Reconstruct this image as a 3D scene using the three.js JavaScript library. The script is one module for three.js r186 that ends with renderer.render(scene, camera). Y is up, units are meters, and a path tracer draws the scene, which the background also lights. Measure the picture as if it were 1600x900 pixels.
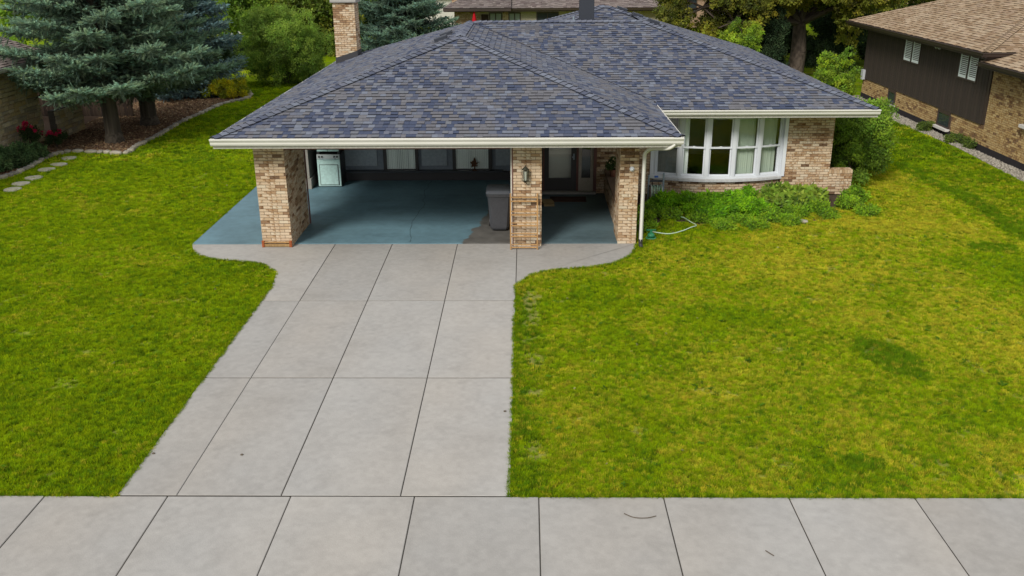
import * as THREE from 'three';
import { mergeGeometries } from 'three/addons/utils/BufferGeometryUtils.js';

// ---------------------------------------------------------------- camera, sky, sun, exposure
const scene = new THREE.Scene();
const D2R = Math.PI / 180;
const camera = new THREE.PerspectiveCamera(2 * Math.atan(450 / 1420) / D2R, 16 / 9, 0.1, 900);
camera.position.set(0, 6.36, 0);
camera.rotation.order = 'YXZ';
camera.rotation.set(-20.75 * D2R, 0.94 * D2R, -0.4 * D2R);
camera.updateMatrixWorld(true); camera.updateProjectionMatrix();
const renderer = new THREE.WebGLRenderer({ antialias: true });
renderer.toneMapping = THREE.LinearToneMapping;
renderer.toneMappingExposure = 1.62;
renderer.shadowMap.enabled = true;
{
  const W = 64, H = 32, d = new Float32Array(W * H * 4);
  for (let y = 0; y < H; y++) for (let x = 0; x < W; x++) {
    const up = Math.max(0, Math.sin(((y + .5) / H - .5) * Math.PI)), k = (y + .5) / H < .5 ? .25 : .46 + .05 * up, o = (y * W + x) * 4;
    d[o] = k * .99; d[o + 1] = k; d[o + 2] = k * 1.03; d[o + 3] = 1;
  }
  const t = new THREE.DataTexture(d, W, H, THREE.RGBAFormat, THREE.FloatType);
  t.mapping = THREE.EquirectangularReflectionMapping; t.magFilter = THREE.LinearFilter; t.minFilter = THREE.LinearFilter; t.needsUpdate = true;
  scene.background = t; scene.environment = t;
}
const sun = new THREE.DirectionalLight(new THREE.Color(1, .95, .87), 2.2);
sun.position.set(-24, 39, 18); sun.target.position.set(0, 0, -26);
sun.castShadow = true; sun.shadow.radius = 34; sun.shadow.mapSize.set(2048, 2048);
Object.assign(sun.shadow.camera, { left: -45, right: 45, top: 45, bottom: -45, near: 1, far: 160 });
scene.add(sun, sun.target);

// ---------------------------------------------------------------- helpers
const V = (x, y, z) => new THREE.Vector3(x, y, z);
function rngOf(seed) { let a = seed >>> 0; return () => { a = (a + 0x6D2B79F5) | 0; let t = Math.imul(a ^ (a >>> 15), 1 | a); t = (t + Math.imul(t ^ (t >>> 7), 61 | t)) ^ t; return ((t ^ (t >>> 14)) >>> 0) / 4294967296; }; }
const R = rngOf(7);
const rr = (a, b, r = R) => a + (b - a) * r();
const clamp = (x, a, b) => Math.min(b, Math.max(a, x)), lerp = (a, b, t) => a + (b - a) * t;
const sstep = (a, b, x) => { const t = clamp((x - a) / (b - a), 0, 1); return t * t * (3 - 2 * t); };
function hash3(x, y, z) { let h = Math.imul(x, 374761393) ^ Math.imul(y, 668265263) ^ Math.imul(z, 2147483647 ^ 0x5bd1e995); h = Math.imul(h ^ (h >>> 13), 1274126177); return ((h ^ (h >>> 16)) >>> 0) / 4294967296; }
function noise(x, y, z = 0) {
  const X = Math.floor(x), Y = Math.floor(y), Z = Math.floor(z), f = t => t * t * (3 - 2 * t), a = f(x - X), b = f(y - Y), c = f(z - Z);
  const l = (z0) => lerp(lerp(hash3(X, Y, z0), hash3(X + 1, Y, z0), a), lerp(hash3(X, Y + 1, z0), hash3(X + 1, Y + 1, z0), a), b);
  return c ? lerp(l(Z), l(Z + 1), c) : l(Z);
}
const fbm = (x, y, o = 4, s = 0) => { let v = 0, a = .5, n = 0; for (let i = 0; i < o; i++) { v += a * noise(x, y, s + i * 7); n += a; a *= .5; x *= 2.03; y *= 2.03; } return v / n; };
// a pixel of the 1600 x 900 photograph gives a direction; the distance comes from the ground or wall that it touches
function pixelRay(px, py) { return V(px / 800 - 1, 1 - py / 450, .5).unproject(camera).sub(camera.position).normalize(); }
const atY = (px, py, y = 0) => { const d = pixelRay(px, py); return camera.position.clone().addScaledVector(d, (y - camera.position.y) / d.y); };
const gp = (px, py) => { const p = atY(px, py, 0); return [p.x, p.z]; };

function mesh(name, geo, mat, parent = scene) { const m = new THREE.Mesh(geo, mat); m.name = parent === scene ? numbered(name) : name; m.castShadow = m.receiveShadow = true; parent.add(m); return m; }
const taken = {};
function numbered(n) { if (taken[n] === undefined) { taken[n] = 0; return n; } taken[n]++; return n + '_' + String(taken[n]).padStart(3, '0'); }
function thing(name, label, category, pos = [0, 0, 0], group, turn = 0) {
  const g = new THREE.Group(); g.name = numbered(name); g.position.set(...pos); g.rotation.y = turn; g.userData = { label, category };
  if (group) g.userData.group = group; scene.add(g); return g;
}
function tag(o, label, category, group) { Object.assign(o.userData, { label, category }); if (group) o.userData.group = group; return o; }
function structure(o, label, category) { o.userData.kind = 'structure'; if (label) o.userData.label = label; if (category) o.userData.category = category; return o; }
const stuff = o => { o.userData.kind = 'stuff'; return o; };

class MB {                                     // collects quads and boxes with uv in metres and vertex colours
  constructor(seed = 1) { this.p = []; this.n = []; this.u = []; this.c = []; this.i = []; this.r = rngOf(seed * 977 + 13); }
  quad(a, b, c, d, col = [1, 1, 1]) {
    const ab = V().subVectors(b, a), ad = V().subVectors(d, a), N = V().crossVectors(ab, ad).normalize();
    if (N.lengthSq() < .5) N.crossVectors(V().subVectors(c, b), V().subVectors(d, b)).normalize();
    const k = this.p.length / 3, ou = this.r() * 7, ov = this.r() * 7, U = ab.clone().normalize(), W = V().crossVectors(N, U);
    for (const q of [a, b, c, d]) { const e = V().subVectors(q, a); this.p.push(q.x, q.y, q.z); this.n.push(N.x, N.y, N.z); this.u.push(ou + e.dot(U), ov + e.dot(W)); this.c.push(...col); }
    this.i.push(k, k + 1, k + 2, k, k + 2, k + 3); return this;
  }
  obox(o, x, y, z, col, skip = '') {           // o = one corner; x, y, z = right-handed edge vectors
    const P = (a, b, c) => o.clone().addScaledVector(x, a).addScaledVector(y, b).addScaledVector(z, c);
    if (!skip.includes('f')) this.quad(P(0, 0, 1), P(1, 0, 1), P(1, 1, 1), P(0, 1, 1), col);
    if (!skip.includes('b')) this.quad(P(1, 0, 0), P(0, 0, 0), P(0, 1, 0), P(1, 1, 0), col);
    if (!skip.includes('l')) this.quad(P(0, 0, 0), P(0, 0, 1), P(0, 1, 1), P(0, 1, 0), col);
    if (!skip.includes('r')) this.quad(P(1, 0, 1), P(1, 0, 0), P(1, 1, 0), P(1, 1, 1), col);
    if (!skip.includes('t')) this.quad(P(0, 1, 1), P(1, 1, 1), P(1, 1, 0), P(0, 1, 0), col);
    if (!skip.includes('d')) this.quad(P(0, 0, 0), P(1, 0, 0), P(1, 0, 1), P(0, 0, 1), col);
    return this;
  }
  box(x0, x1, y0, y1, z0, z1, col, skip) { return this.obox(V(x0, y0, z0), V(x1 - x0, 0, 0), V(0, y1 - y0, 0), V(0, 0, z1 - z0), col, skip); }
  poly(pts, col) { for (let k = 1; k + 1 < pts.length; k++) this.quad(pts[0], pts[k], pts[k + 1], pts[k + 1], col); return this; }
  geo() {
    const g = new THREE.BufferGeometry(); g.setAttribute('position', new THREE.Float32BufferAttribute(this.p, 3)); g.setAttribute('normal', new THREE.Float32BufferAttribute(this.n, 3));
    g.setAttribute('uv', new THREE.Float32BufferAttribute(this.u, 2)); g.setAttribute('color', new THREE.Float32BufferAttribute(this.c, 3)); g.setIndex(this.i); return g;
  }
}
const boxGeo = (x0, x1, y0, y1, z0, z1) => new MB(1).box(x0, x1, y0, y1, z0, z1).geo();
const bevelBox = (w, h, d, b = .01) => {       // centred on x and z, standing on y = 0, with chamfered edges
  const s = new THREE.Shape([[-w / 2 + b, b], [w / 2 - b, b], [w / 2 - b, h - b], [-w / 2 + b, h - b]].map(a => new THREE.Vector2(...a)));
  return new THREE.ExtrudeGeometry(s, { depth: d - 2 * b, bevelEnabled: true, bevelSize: b, bevelThickness: b, bevelSegments: 1 }).translate(0, 0, -d / 2 + b);
};
function tube(pts, r, seg = 24, rad = 6, straight = false) {
  const v = pts.map(p => p.isVector3 ? p : V(...p));
  let c; if (straight) { c = new THREE.CurvePath(); for (let k = 0; k + 1 < v.length; k++) c.add(new THREE.LineCurve3(v[k], v[k + 1])); } else c = new THREE.CatmullRomCurve3(v, false, 'centripetal');
  return new THREE.TubeGeometry(c, seg, r, rad, false);
}
function taper(a, b, ra, rb, rad = 7) {        // tapered cylinder from a to b
  const d = V().subVectors(b, a), g = new THREE.CylinderGeometry(rb, ra, d.length(), rad, 1, false);
  g.translate(0, d.length() / 2, 0).applyQuaternion(new THREE.Quaternion().setFromUnitVectors(V(0, 1, 0), d.normalize())).translate(a.x, a.y, a.z); return g;
}
const merge = gs => mergeGeometries(gs.map(g => { const q = g.index ? g.toNonIndexed() : g; for (const k of Object.keys(q.attributes)) if (!['position', 'normal', 'uv'].includes(k)) q.deleteAttribute(k); return q; }));
function inPoly(x, z, P) { let c = false; for (let i = 0, j = P.length - 1; i < P.length; j = i++) { const [a, b] = P[i], [e, f] = P[j]; if ((b > z) !== (f > z) && x < (e - a) * (z - b) / (f - b) + a) c = !c; } return c; }

// ---------------------------------------------------------------- textures
function tex(n, fn, repeat = 1, srgb = false, m = n) {
  const d = new Uint8Array(n * m * 4);
  for (let y = 0; y < m; y++) for (let x = 0; x < n; x++) { const c = fn(x / n, y / m, x, y), o = (y * n + x) * 4; for (let k = 0; k < 3; k++) d[o + k] = clamp((Array.isArray(c) ? c[k] : c) * 255, 0, 255); d[o + 3] = 255; }
  const t = new THREE.DataTexture(d, n, m); t.wrapS = t.wrapT = THREE.RepeatWrapping; t.magFilter = THREE.LinearFilter; t.minFilter = THREE.LinearMipmapLinearFilter; t.generateMipmaps = true;
  if (srgb) t.colorSpace = THREE.SRGBColorSpace; t.repeat.set(repeat, repeat); t.needsUpdate = true; return t;
}
const tn = (u, v, f, o = 4, s = 0) => {          // tileable fbm
  let r = 0, a = .5, n = 0; for (let k = 0; k < o; k++) {
    const F = Math.round(f * 2 ** k), x = u * F, y = v * F, X = Math.floor(x), Y = Math.floor(y), q = t => t * t * (3 - 2 * t), i = q(x - X), j = q(y - Y), h = (p, w) => hash3(((p % F) + F) % F, ((w % F) + F) % F, s + k * 11);
    r += a * lerp(lerp(h(X, Y), h(X + 1, Y), i), lerp(h(X, Y + 1), h(X + 1, Y + 1), i), j); n += a; a *= .5;
  } return r / n;
};
const rT = rngOf(99);
const T = {
  grain: tex(512, (u, v) => .80 + .30 * (tn(u, v, 24, 4, 3) - .5) + .14 * (rT() - .5), 1),
  brick: tex(512, (u, v) => { const b = sstep(.52, .7, tn(u, v, 14, 4, 5)), s = tn(u, v, 60, 3, 9), g = .86 + .3 * (s - .5); return [g * lerp(1, .66, b), g * lerp(1, .55, b), g * lerp(1, .44, b)]; }, 1.3),
  shingle: tex(512, (u, v) => { const g = .84 + .22 * (tn(u, v, 40, 3, 2) - .5) + .34 * (rT() - .5); return [g, g, g]; }, 1),
  stone: tex(512, (u, v) => { const a = tn(u, v, 8, 5, 4), b = tn(u, v, 4, 3, 8); const g = .72 + .5 * (a - .5); return [g * (1 + .1 * (b - .5)), g, g * (1 - .35 * (b - .35))]; }, .8),
  concrete: tex(1024, (u, v) => {
    const a = tn(u, v, 3, 5, 1), b = tn(u, v, 40, 3, 2), w = tn(u, v, 8, 4, 6), f = rT(), stain = sstep(.58, .75, w), warm = tn(u, v, 2, 3, 12) - .5;
    const pit = f > .997 ? -.25 * rT() : 0, blot = sstep(.6, .72, tn(u, v, 5, 5, 21)), g = .85 + .17 * (a - .5) + .16 * (b - .5) + .11 * (f - .5) - .05 * stain - .03 * blot + pit; return [g * (1 + .05 * warm), g, g * (1 - .06 * warm)];
  }, 1 / 3.1),
  paint: tex(512, (u, v) => .93 + .10 * (tn(u, v, 3, 4, 61) - .5) - .10 * sstep(.62, .8, tn(u, v * .2, 16, 4, 63)) + .03 * (rT() - .5), .5),
  wood: tex(256, (u, v) => .72 + .5 * (tn(u, v * .12, 40, 3, 2) - .5) + .2 * (tn(u, v, 4, 3, 6) - .5), 1),
  bark: tex(256, (u, v) => .55 + .8 * (tn(u, v * .25, 28, 4, 2) - .5), 1),
  bump: tex(512, (u, v) => .5 + .9 * (tn(u, v, 30, 4, 31) - .5), 1),
  fine: tex(512, (u, v) => .5 + .6 * (tn(u, v, 90, 3, 41) - .5) + .3 * (rT() - .5), 1),
};
const rgb = (r, g, b) => new THREE.Color().setRGB(r, g, b);
function mat(c, o = {}) { return new THREE.MeshPhysicalMaterial({ color: rgb(...c), roughness: .85, specularIntensity: (o.roughness ?? .85) >= .85 ? .25 : 1, ...o }); }
const M = {
  brickV: mat([1, 1, 1], { vertexColors: true, map: T.brick, bumpMap: T.bump, bumpScale: .004, roughness: .92 }),
  mortar: mat([.17, .115, .08], { map: T.grain, bumpMap: T.fine, bumpScale: .003, roughness: .95 }),
  shingleV: mat([1, 1, 1], { vertexColors: true, map: T.shingle, bumpMap: T.fine, bumpScale: .003, roughness: .93 }),
  deck: mat([.05, .05, .06]),
  white: mat([.70, .69, .64], { map: T.paint, roughness: .55 }), whiteClean: mat([.60, .63, .67], { roughness: .45 }),
  trim: mat([.60, .58, .52], { map: T.grain, roughness: .6 }),
  soffit: mat([.74, .73, .69], { roughness: .7 }),
  darkTrim: mat([.03, .028, .03], { roughness: .5 }), redTrim: mat([.16, .06, .045], { map: T.wood, roughness: .6 }),
  brown: mat([.045, .030, .025], { roughness: .55 }),
  concrete: [.975, 1.01, 1.045, .94].map(k => mat([.372 * k, .359 * k, .339 * k], { map: T.concrete, bumpMap: T.fine, bumpScale: .0025, roughness: .9 })),
  plaster: mat([.5, .48, .44], { map: T.grain }),
  glass: new THREE.MeshPhysicalMaterial({ color: 0xffffff, transmission: 1, thickness: 0, roughness: .02, ior: 1.5 }),
  darkGlass: mat([.03, .04, .045], { roughness: .06 }),
  blind: mat([.84, .93, .89], { roughness: .8 }), curtain: mat([.36, .44, .36], { roughness: .9 }),
  metalDark: mat([.035, .04, .055], { roughness: .45, metalness: .3 }), metalGrey: mat([.22, .27, .32], { roughness: .5, metalness: .3 }),
  wood: mat([.50, .28, .10], { map: T.wood, roughness: .7 }), barkA: mat([.16, .125, .10], { map: T.bark, bumpMap: T.bark, bumpScale: .03 }), barkB: mat([.13, .11, .085], { map: T.bark, bumpMap: T.bark, bumpScale: .03 }),
};
function foliageMat(c, trans = .28) { return new THREE.MeshPhysicalMaterial({ color: rgb(...c), roughness: 1, transmission: trans, thickness: 0, side: THREE.DoubleSide, ior: 1.3, specularIntensity: .3 }); }

// ---------------------------------------------------------------- the lie of the land
const GY = -.035;                               // soil level; concrete tops are at 0
const DX0 = -5.07, DXR = -.2, SWZ = -9.55, FLZ = -19.62;
const leftFlare = [[406, 470], [425, 438], [432, 426], [423, 420], [406, 412], [378, 408], [340, 405], [313, 399], [301, 391]].map(p => gp(...p));
const rightFlare = [[806, 446], [828, 430], [853, 423], [904, 418], [947, 413], [975, 404], [991, 391], [994, 380]].map(p => gp(...p));
const roundedCurve = (P, n = 40) => new THREE.CatmullRomCurve3(P.map(([x, z]) => V(x, 0, z)), false, 'centripetal').getPoints(n).map(p => [p.x, p.z]);
const LF = roundedCurve(leftFlare.slice(2)), RF = roundedCurve(rightFlare);
const drivePoly = [[DX0, SWZ], [DXR, SWZ], ...RF, [2.5, FLZ], [-7.62, FLZ], ...LF.slice().reverse(), [DX0 + .0, -16.9], [DX0, -16.2]];
const floorPoly = [[-7.62, FLZ], [2.5, FLZ], [2.5, -25.7], [-7.62, -25.7]];
const bedPix = [[0, 280], [40, 265], [70, 248], [100, 238], [130, 237], [160, 238], [195, 240], [215, 228], [245, 213], [285, 190], [315, 177], [350, 162], [387, 153], [390, 145], [380, 138]];
const bedEdge = bedPix.map(p => gp(...p));
const mulchPoly = [[-15.5, -22], ...bedEdge, [-14.9, -44], [-22, -44], [-22, -31.6], [-17.2, -31.6], [-17.2, -22]];
const flowerBed = [[2.5, -19.9], [3.5, -20.55], [4.3, -20.9], [5.4, -21.0], [6.6, -21.3], [8.0, -21.75], [8.85, -22.5], [8.8, -24], [2.5, -24]];
const gravelPoly = [[13.75, -41], [13.85, -35.4], [14.1, -32.5], [14.25, -30], [14.05, -25.2], [14.0, -21], [14.8, -21], [14.8, -41]];
const housePoly = [[-6.2, -25.6], [8.1, -23.8], [8.1, -38], [-6.2, -38]];

// colours of the lawn: green, lush and straw blades in patches, mower stripes, thin spots (the darker patches also carry painted shadow)
function lawnMix(x, z) {                        // [lush, straw, bare]
  const big = fbm(x * .33 + 9, z * .33, 3, 5), mid = fbm(x * 1.3, z * 1.3, 4, 15), small = fbm(x * 5, z * 5, 3, 25);
  const right = x > -.3;
  let straw = right ? .12 + .30 * sstep(-.2, 5, x) * (1 - .8 * sstep(10.2, 11.5, x)) : -.08;
  straw += (big - .5) * (right ? 1.1 : .6) + (mid - .5) * .9 + (small - .5) * .7;
  let lushShade = (right ? .14 : .3) + (.5 - big) * .7 + (.5 - mid) * .7 + (small - .5) * .9;
  const w = (fbm(x * 2.2, z * 2.2, 3, 33) - .5) * .9;
  // darker, taller blades: a strip along the lot line, cast shadow blobs painted as clumps, a fringe along the concrete
  lushShade += 1.5 * (1 - sstep(.10, .36, Math.abs(x - 11.55 + .12 * Math.sin(z * .9) + w * .3))) * sstep(-28.5, -27, z) * (1 - sstep(-20.5, -18.8, z)) * (right ? 1 : 0);
  for (const [cx, cz, rx, rz] of [[5.95, -13.5, .42, .85], [10.3, -19.3, .65, .35], [4.35, -10.35, .3, .16]]) { const q = Math.hypot((x - cx - .25 * (z - cz)) / rx, (z - cz) / rz) + w; lushShade += 1.6 * (1 - sstep(.5, 1.2, q)); }
  if (right) lushShade += .55 * (1 - sstep(.15, .5, Math.abs(x - DXR - .05))) * (z > -17 ? 1 : 0);
  if (right && x > 11.8) lushShade += .4; if (z < -28) lushShade += .12;  // darker beside the brown house; toward the back, spruce shade is painted in
  let bare = sstep(.67, .8, fbm(x * 2.6 + 40, z * 2.6, 3, 51)) * .8;
  if (right) bare += .95 * (1 - sstep(.08, .24, Math.abs(x - .12 + w * .12))) * sstep(.5, .62, noise(3, z * 1.7)) * sstep(-17.5, -16.5, z);
  return [clamp(lushShade, 0, 1), clamp(straw, 0, 1), clamp(bare, 0, 1)];
}
const GC = { mid: [.265, .375, .004], lushShade: [.130, .240, .005], straw: [.455, .440, .028], bare: [.30, .25, .11] };
function lawnColor(x, z) { const [l, s, b] = lawnMix(x, z), o = [0, 0, 0]; for (let k = 0; k < 3; k++) { let c = lerp(GC.mid[k], GC.straw[k], s); c = lerp(c, GC.lushShade[k], l * .9); o[k] = lerp(c, GC.bare[k], b * .55); } return o; }
{
  const x0 = -26, z0 = -60, S = 52, N = 1536, d = new Uint8Array(N * N * 4), r = rngOf(3);
  for (let j = 0; j < N; j++) for (let i = 0; i < N; i++) {
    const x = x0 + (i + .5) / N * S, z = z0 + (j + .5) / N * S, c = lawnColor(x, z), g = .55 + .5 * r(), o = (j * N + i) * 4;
    for (let k = 0; k < 3; k++) { const L = c[k] * g * .8; d[o + k] = 255 * (L <= .0031308 ? 12.92 * L : 1.055 * L ** (1 / 2.4) - .055); } d[o + 3] = 255;
  }
  const t = new THREE.DataTexture(d, N, N); t.colorSpace = THREE.SRGBColorSpace; t.wrapS = t.wrapT = THREE.MirroredRepeatWrapping; t.magFilter = THREE.LinearFilter; t.needsUpdate = true;
  const g = new THREE.PlaneGeometry(700, 700, 1, 1).rotateX(-Math.PI / 2).translate(0, GY, -150), P = g.attributes.position, U = g.attributes.uv;
  for (let k = 0; k < 4; k++) U.setXY(k, (P.getX(k) - x0) / S, (P.getZ(k) - z0) / S);
  const m = structure(mesh('ground', g, new THREE.MeshPhysicalMaterial({ map: t, roughness: 1, specularIntensity: .05 })), 'flat green lawn ground spreading under the whole neighbourhood', 'ground');
}

// ---------------------------------------------------------------- concrete: sidewalk, driveway, carport and porch floor
function slabGeo(P, th = .1, y = 0, b = .006) {  // polygon [x, z] -> slab with a chamfered top edge, top at y
  const s = new THREE.Shape(P.map(([x, z]) => new THREE.Vector2(x, -z)));
  return new THREE.ExtrudeGeometry(s, { depth: th - 2 * b, bevelEnabled: true, bevelSize: b, bevelOffset: -b, bevelThickness: b, bevelSegments: 1, curveSegments: 4 }).rotateX(-Math.PI / 2).translate(0, y - th + b, 0);
}
function slab(parent, P, k, y = 0) {
  const cx = P.reduce((a, p) => a + p[0], 0) / P.length, cz = P.reduce((a, p) => a + p[1], 0) / P.length, m = mesh('slab', slabGeo(P.map(([x, z]) => [x - cx, z - cz]), .1, 0), M.concrete[k % 4], parent);
  const U = m.geometry.attributes.uv; for (let q = 0; q < U.count; q++) U.setXY(q, U.getX(q) + k * 1.37, U.getY(q) + k * 2.11);
  m.position.set(cx, y, cz); return m;
}
const rect = (x0, x1, z0, z1) => [[x0, z1], [x1, z1], [x1, z0], [x0, z0]];
const jt = .0065, jz = .014;
{
  const g = new THREE.Group(); g.name = 'sidewalk'; scene.add(g); structure(g, 'pale grey concrete sidewalk of square slabs along the lawn', 'sidewalk');
  mesh('joint_filler', boxGeo(-22, 22, -.1, -.009, -11.0 + 1.47, -7.42), mat([.05, .045, .038], { map: T.grain }), g);
  const xs = []; for (let k = -14; k < 14; k++) xs.push(.155 + k * 1.53);
  xs.forEach((x, k) => slab(g, rect(x + jt, x + 1.53 - jt, SWZ + jz, -7.4), k + 14, rr(-.003, .003)));
}
{
  const g = new THREE.Group(); g.name = 'driveway'; scene.add(g); structure(g, 'light concrete driveway with saw cut joints flaring out at the carport', 'driveway');
  const fill = new THREE.Shape(drivePoly.map(([x, z]) => new THREE.Vector2(clamp(x, -7.5, 2.4), -z)));
  mesh('joint_filler', new THREE.ExtrudeGeometry(fill, { depth: .091, bevelEnabled: false }).rotateX(-Math.PI / 2).translate(0, -.1, 0), mat([.05, .045, .038], { map: T.grain }), g);
  const X = [DX0, -4.33, -3.03, -1.55, DXR], Z = [SWZ, -12.82, -16.12, FLZ];
  let k = 3;
  for (let r = 0; r < 2; r++) for (let c = 0; c < 4; c++) slab(g, rect(X[c] + (c ? jt * (c === 1 ? .6 : 1) : 0), X[c + 1] - (c === 3 ? 0 : jt * (c === 0 ? .6 : 1)), Z[r + 1] + jz, Z[r] - jz), k++);
  for (let c = 1; c < 4; c++) slab(g, rect(X[c] + jt, X[c + 1] - jt, FLZ + .004, Z[2] - jz), k++);
  slab(g, [[DX0, -16.12 - jz], [-4.33 - jt, -16.12 - jz], [-4.33 - jt, FLZ + .004], [-7.6, FLZ + .004], ...LF.slice().reverse().slice(1), [DX0, -16.9]].reverse().reverse(), k++);
  slab(g, [[DXR + jt, RF[0][1] - .02], ...RF.slice(1), [2.5, FLZ + .004], [DXR + jt, FLZ + .004]], k++);
}
{
  // painted floor: teal paint, worn to bare stained concrete beside the bin
  const x0 = -7.7, z0 = -25.8, w = 10.4, h = 6.4, N = 1024, r = rngOf(8);
  const t = tex(N, (u, v) => {
    const x = x0 + u * w, z = z0 + (1 - v) * h, n = fbm(x * 1.2, z * 1.2, 4, 3), f = fbm(x * 9, z * 9, 3, 6), sc = sstep(.6, .75, fbm(x * .9 + 4, z * 6, 4, 19)), g = .92 + .5 * (n - .5) + .25 * (f - .5) + .10 * (r() - .5) - .10 * sc;
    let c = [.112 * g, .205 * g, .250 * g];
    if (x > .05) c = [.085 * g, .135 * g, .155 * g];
    const edge = -1.35 + .32 * (-z - 19.9) / 2.2 + .35 * (fbm(x * 3, z * 3, 4, 9) - .5), worn = sstep(-.03, .03, x - edge) * sstep(-23.6, -23.0, z + .4 * (n - .5)) * (x < 0 ? 1 : 0);
    const b = .75 + .6 * (fbm(x * 5, z * 5, 4, 12) - .5); for (let k = 0; k < 3; k++) c[k] = lerp(c[k], [.13, .125, .115][k] * b, worn);
    const ck = Math.abs(x + 2.72 + .05 * Math.sin(z * 2) + .08 * (noise(z * 3, 4) - .5)) < .008 && z < -19.7 ? .45 : 1;
    return c.map(L => 1.055 * (L * ck) ** (1 / 2.4) - .055);
  }, 1, true);
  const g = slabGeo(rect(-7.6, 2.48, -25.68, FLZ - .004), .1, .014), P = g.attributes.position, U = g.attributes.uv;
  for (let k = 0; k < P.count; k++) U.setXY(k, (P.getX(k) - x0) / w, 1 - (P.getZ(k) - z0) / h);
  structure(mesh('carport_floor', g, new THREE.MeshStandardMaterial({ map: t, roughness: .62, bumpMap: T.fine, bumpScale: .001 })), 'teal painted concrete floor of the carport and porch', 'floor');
}
{ // mulch bed, flower bed soil, gravel strip, back garden path
  const sheet = (name, P, c, y, label, cat) => { const s = new THREE.ShapeGeometry(new THREE.Shape(P.map(([x, z]) => new THREE.Vector2(x, -z)))).rotateX(-Math.PI / 2).translate(0, GY + y, 0); return structure(mesh(name, s, mat(c, { map: T.grain, bumpMap: T.bump, bumpScale: .03, roughness: 1 })), label, cat); };
  sheet('mulch_bed', mulchPoly, [.115, .075, .052], .005, 'brown wood chip mulch bed under the spruces', 'mulch bed');
  sheet('flower_bed_soil', flowerBed, [.085, .062, .045], .004, 'dark soil of the flower bed under the bow window', 'soil');
  sheet('gravel_strip', gravelPoly, [.28, .25, .20], .005, 'pale gravel strip along the brown house', 'gravel');
  const path = [gp(332, 101), gp(345, 103), gp(398, 84), gp(392, 80)];
  structure(mesh('garden_path', slabGeo(path, .1, -.005), M.concrete[0]), 'short concrete path behind the blue spruce', 'path');
  structure(mesh('back_street', boxGeo(-120, 120, GY - .1, GY + .012, -98, -90), mat([.10, .10, .105], { map: T.grain, roughness: .95 })), 'grey asphalt street far behind the back gardens', 'street');
}

// ---------------------------------------------------------------- brickwork
const BT = [[.63, .495, .35], [.585, .45, .31], [.52, .375, .235], [.42, .28, .165], [.29, .18, .105], [.19, .12, .075], [.63, .53, .39], [.57, .43, .295]];
const BW = [.28, .24, .12, .06, .035, .015, .14, .11];
const NBT = [[.54, .39, .185], [.48, .335, .155], [.42, .285, .13], [.31, .195, .095], [.22, .135, .075], [.57, .43, .22], [.51, .37, .185], [.46, .33, .16]];
const pick = (r, W) => { let k = 0, t = r(); while (k < W.length - 1 && (t -= W[k]) > 0) k++; return k; };
const BL = .198, BH = .057, BJ = .010;
const brickMats = [...BT, ...NBT].map(c => mat(c, { map: T.brick, bumpMap: T.bump, bumpScale: .004, roughness: .92 }));
const brickGeos = {};
function brickGeo(len, v) { const q = Math.max(1, Math.round(len / .005)), k = q + '_' + v; return brickGeos[k] || (brickGeos[k] = new MB(q * 5 + v).box(-q * .0025, q * .0025, -BH / 2, BH / 2, -.05, 0, [1, 1, 1], 'b').geo()); }
let ownBricks = 0;
// a wall face: origin o (bottom corner), u along it, n outward; bricks stand proud of the mortar backing. mode 'own' = one mesh per brick
function brickFace(parent, o, u, n, w, h, opt = {}) {
  const { open = [], mode = 'stuff', seed = 1, pal = 0, into, start = 0, top } = opt, r = rngOf(seed * 131 + 5), mb = into || new MB(seed), up = V(0, 1, 0), quat = new THREE.Quaternion().setFromRotationMatrix(new THREE.Matrix4().makeBasis(u, up, n));
  const rows = Math.floor((h + BJ) / (BH + BJ)), step = (h + BJ) / Math.max(1, rows);
  for (let c = 0; c < rows; c++) {
    const t0 = c * step, t1 = t0 + BH; let iv = [[0, w]]; if (top) { iv = [[0, Math.min(w, top(t1))]]; }
    for (const [a, b, y0, y1] of open) if (t1 > y0 && t0 < y1) iv = iv.flatMap(([p, q]) => b <= p || a >= q ? [[p, q]] : [[p, a], [b, q]]).filter(([p, q]) => q - p > .03);
    const off = (c % 2 ? .5 : 0) * (BL + BJ) - start + (r() - .5) * .01;
    for (const [p, q] of iv) for (let k = Math.floor((p - off) / (BL + BJ)) - 1; ; k++) {
      let a = off + k * (BL + BJ), b = a + BL; if (a >= q) break; if (b <= p) continue; a = Math.max(a, p); b = Math.min(b, q); if (b - a < .022) continue;
      const dark = fbm(a * 1.1 + seed, t0 * 2.4, 3, 60 + seed), tone = dark > .63 && r() < .55 ? 3 + Math.floor(r() * 2.4) : pick(r, BW), pr = rr(0, .005, r);
      if (mode === 'own' && ownBricks < 300) {
        ownBricks++; const m = mesh('brick', brickGeo(b - a, k & 3), brickMats[tone + pal * 8], parent); m.quaternion.copy(quat); m.position.copy(o).addScaledVector(u, (a + b) / 2).addScaledVector(up, t0 + BH / 2).addScaledVector(n, pr);
      } else { const C = (pal ? NBT : BT)[tone], j = 1 + (r() - .5) * .14; mb.obox(o.clone().addScaledVector(u, a).addScaledVector(up, t0).addScaledVector(n, pr - .05), u.clone().multiplyScalar(b - a), V(0, BH, 0), n.clone().multiplyScalar(.05), C.map(x => x * j), 'b'); }
    }
  }
  if (!into && mb.i.length) stuff(mesh('brickwork', mb.geo(), M.brickV, parent)); return mb;
}
const XP = V(1, 0, 0), XN = V(-1, 0, 0), ZP = V(0, 0, 1), ZN = V(0, 0, -1);
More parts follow.
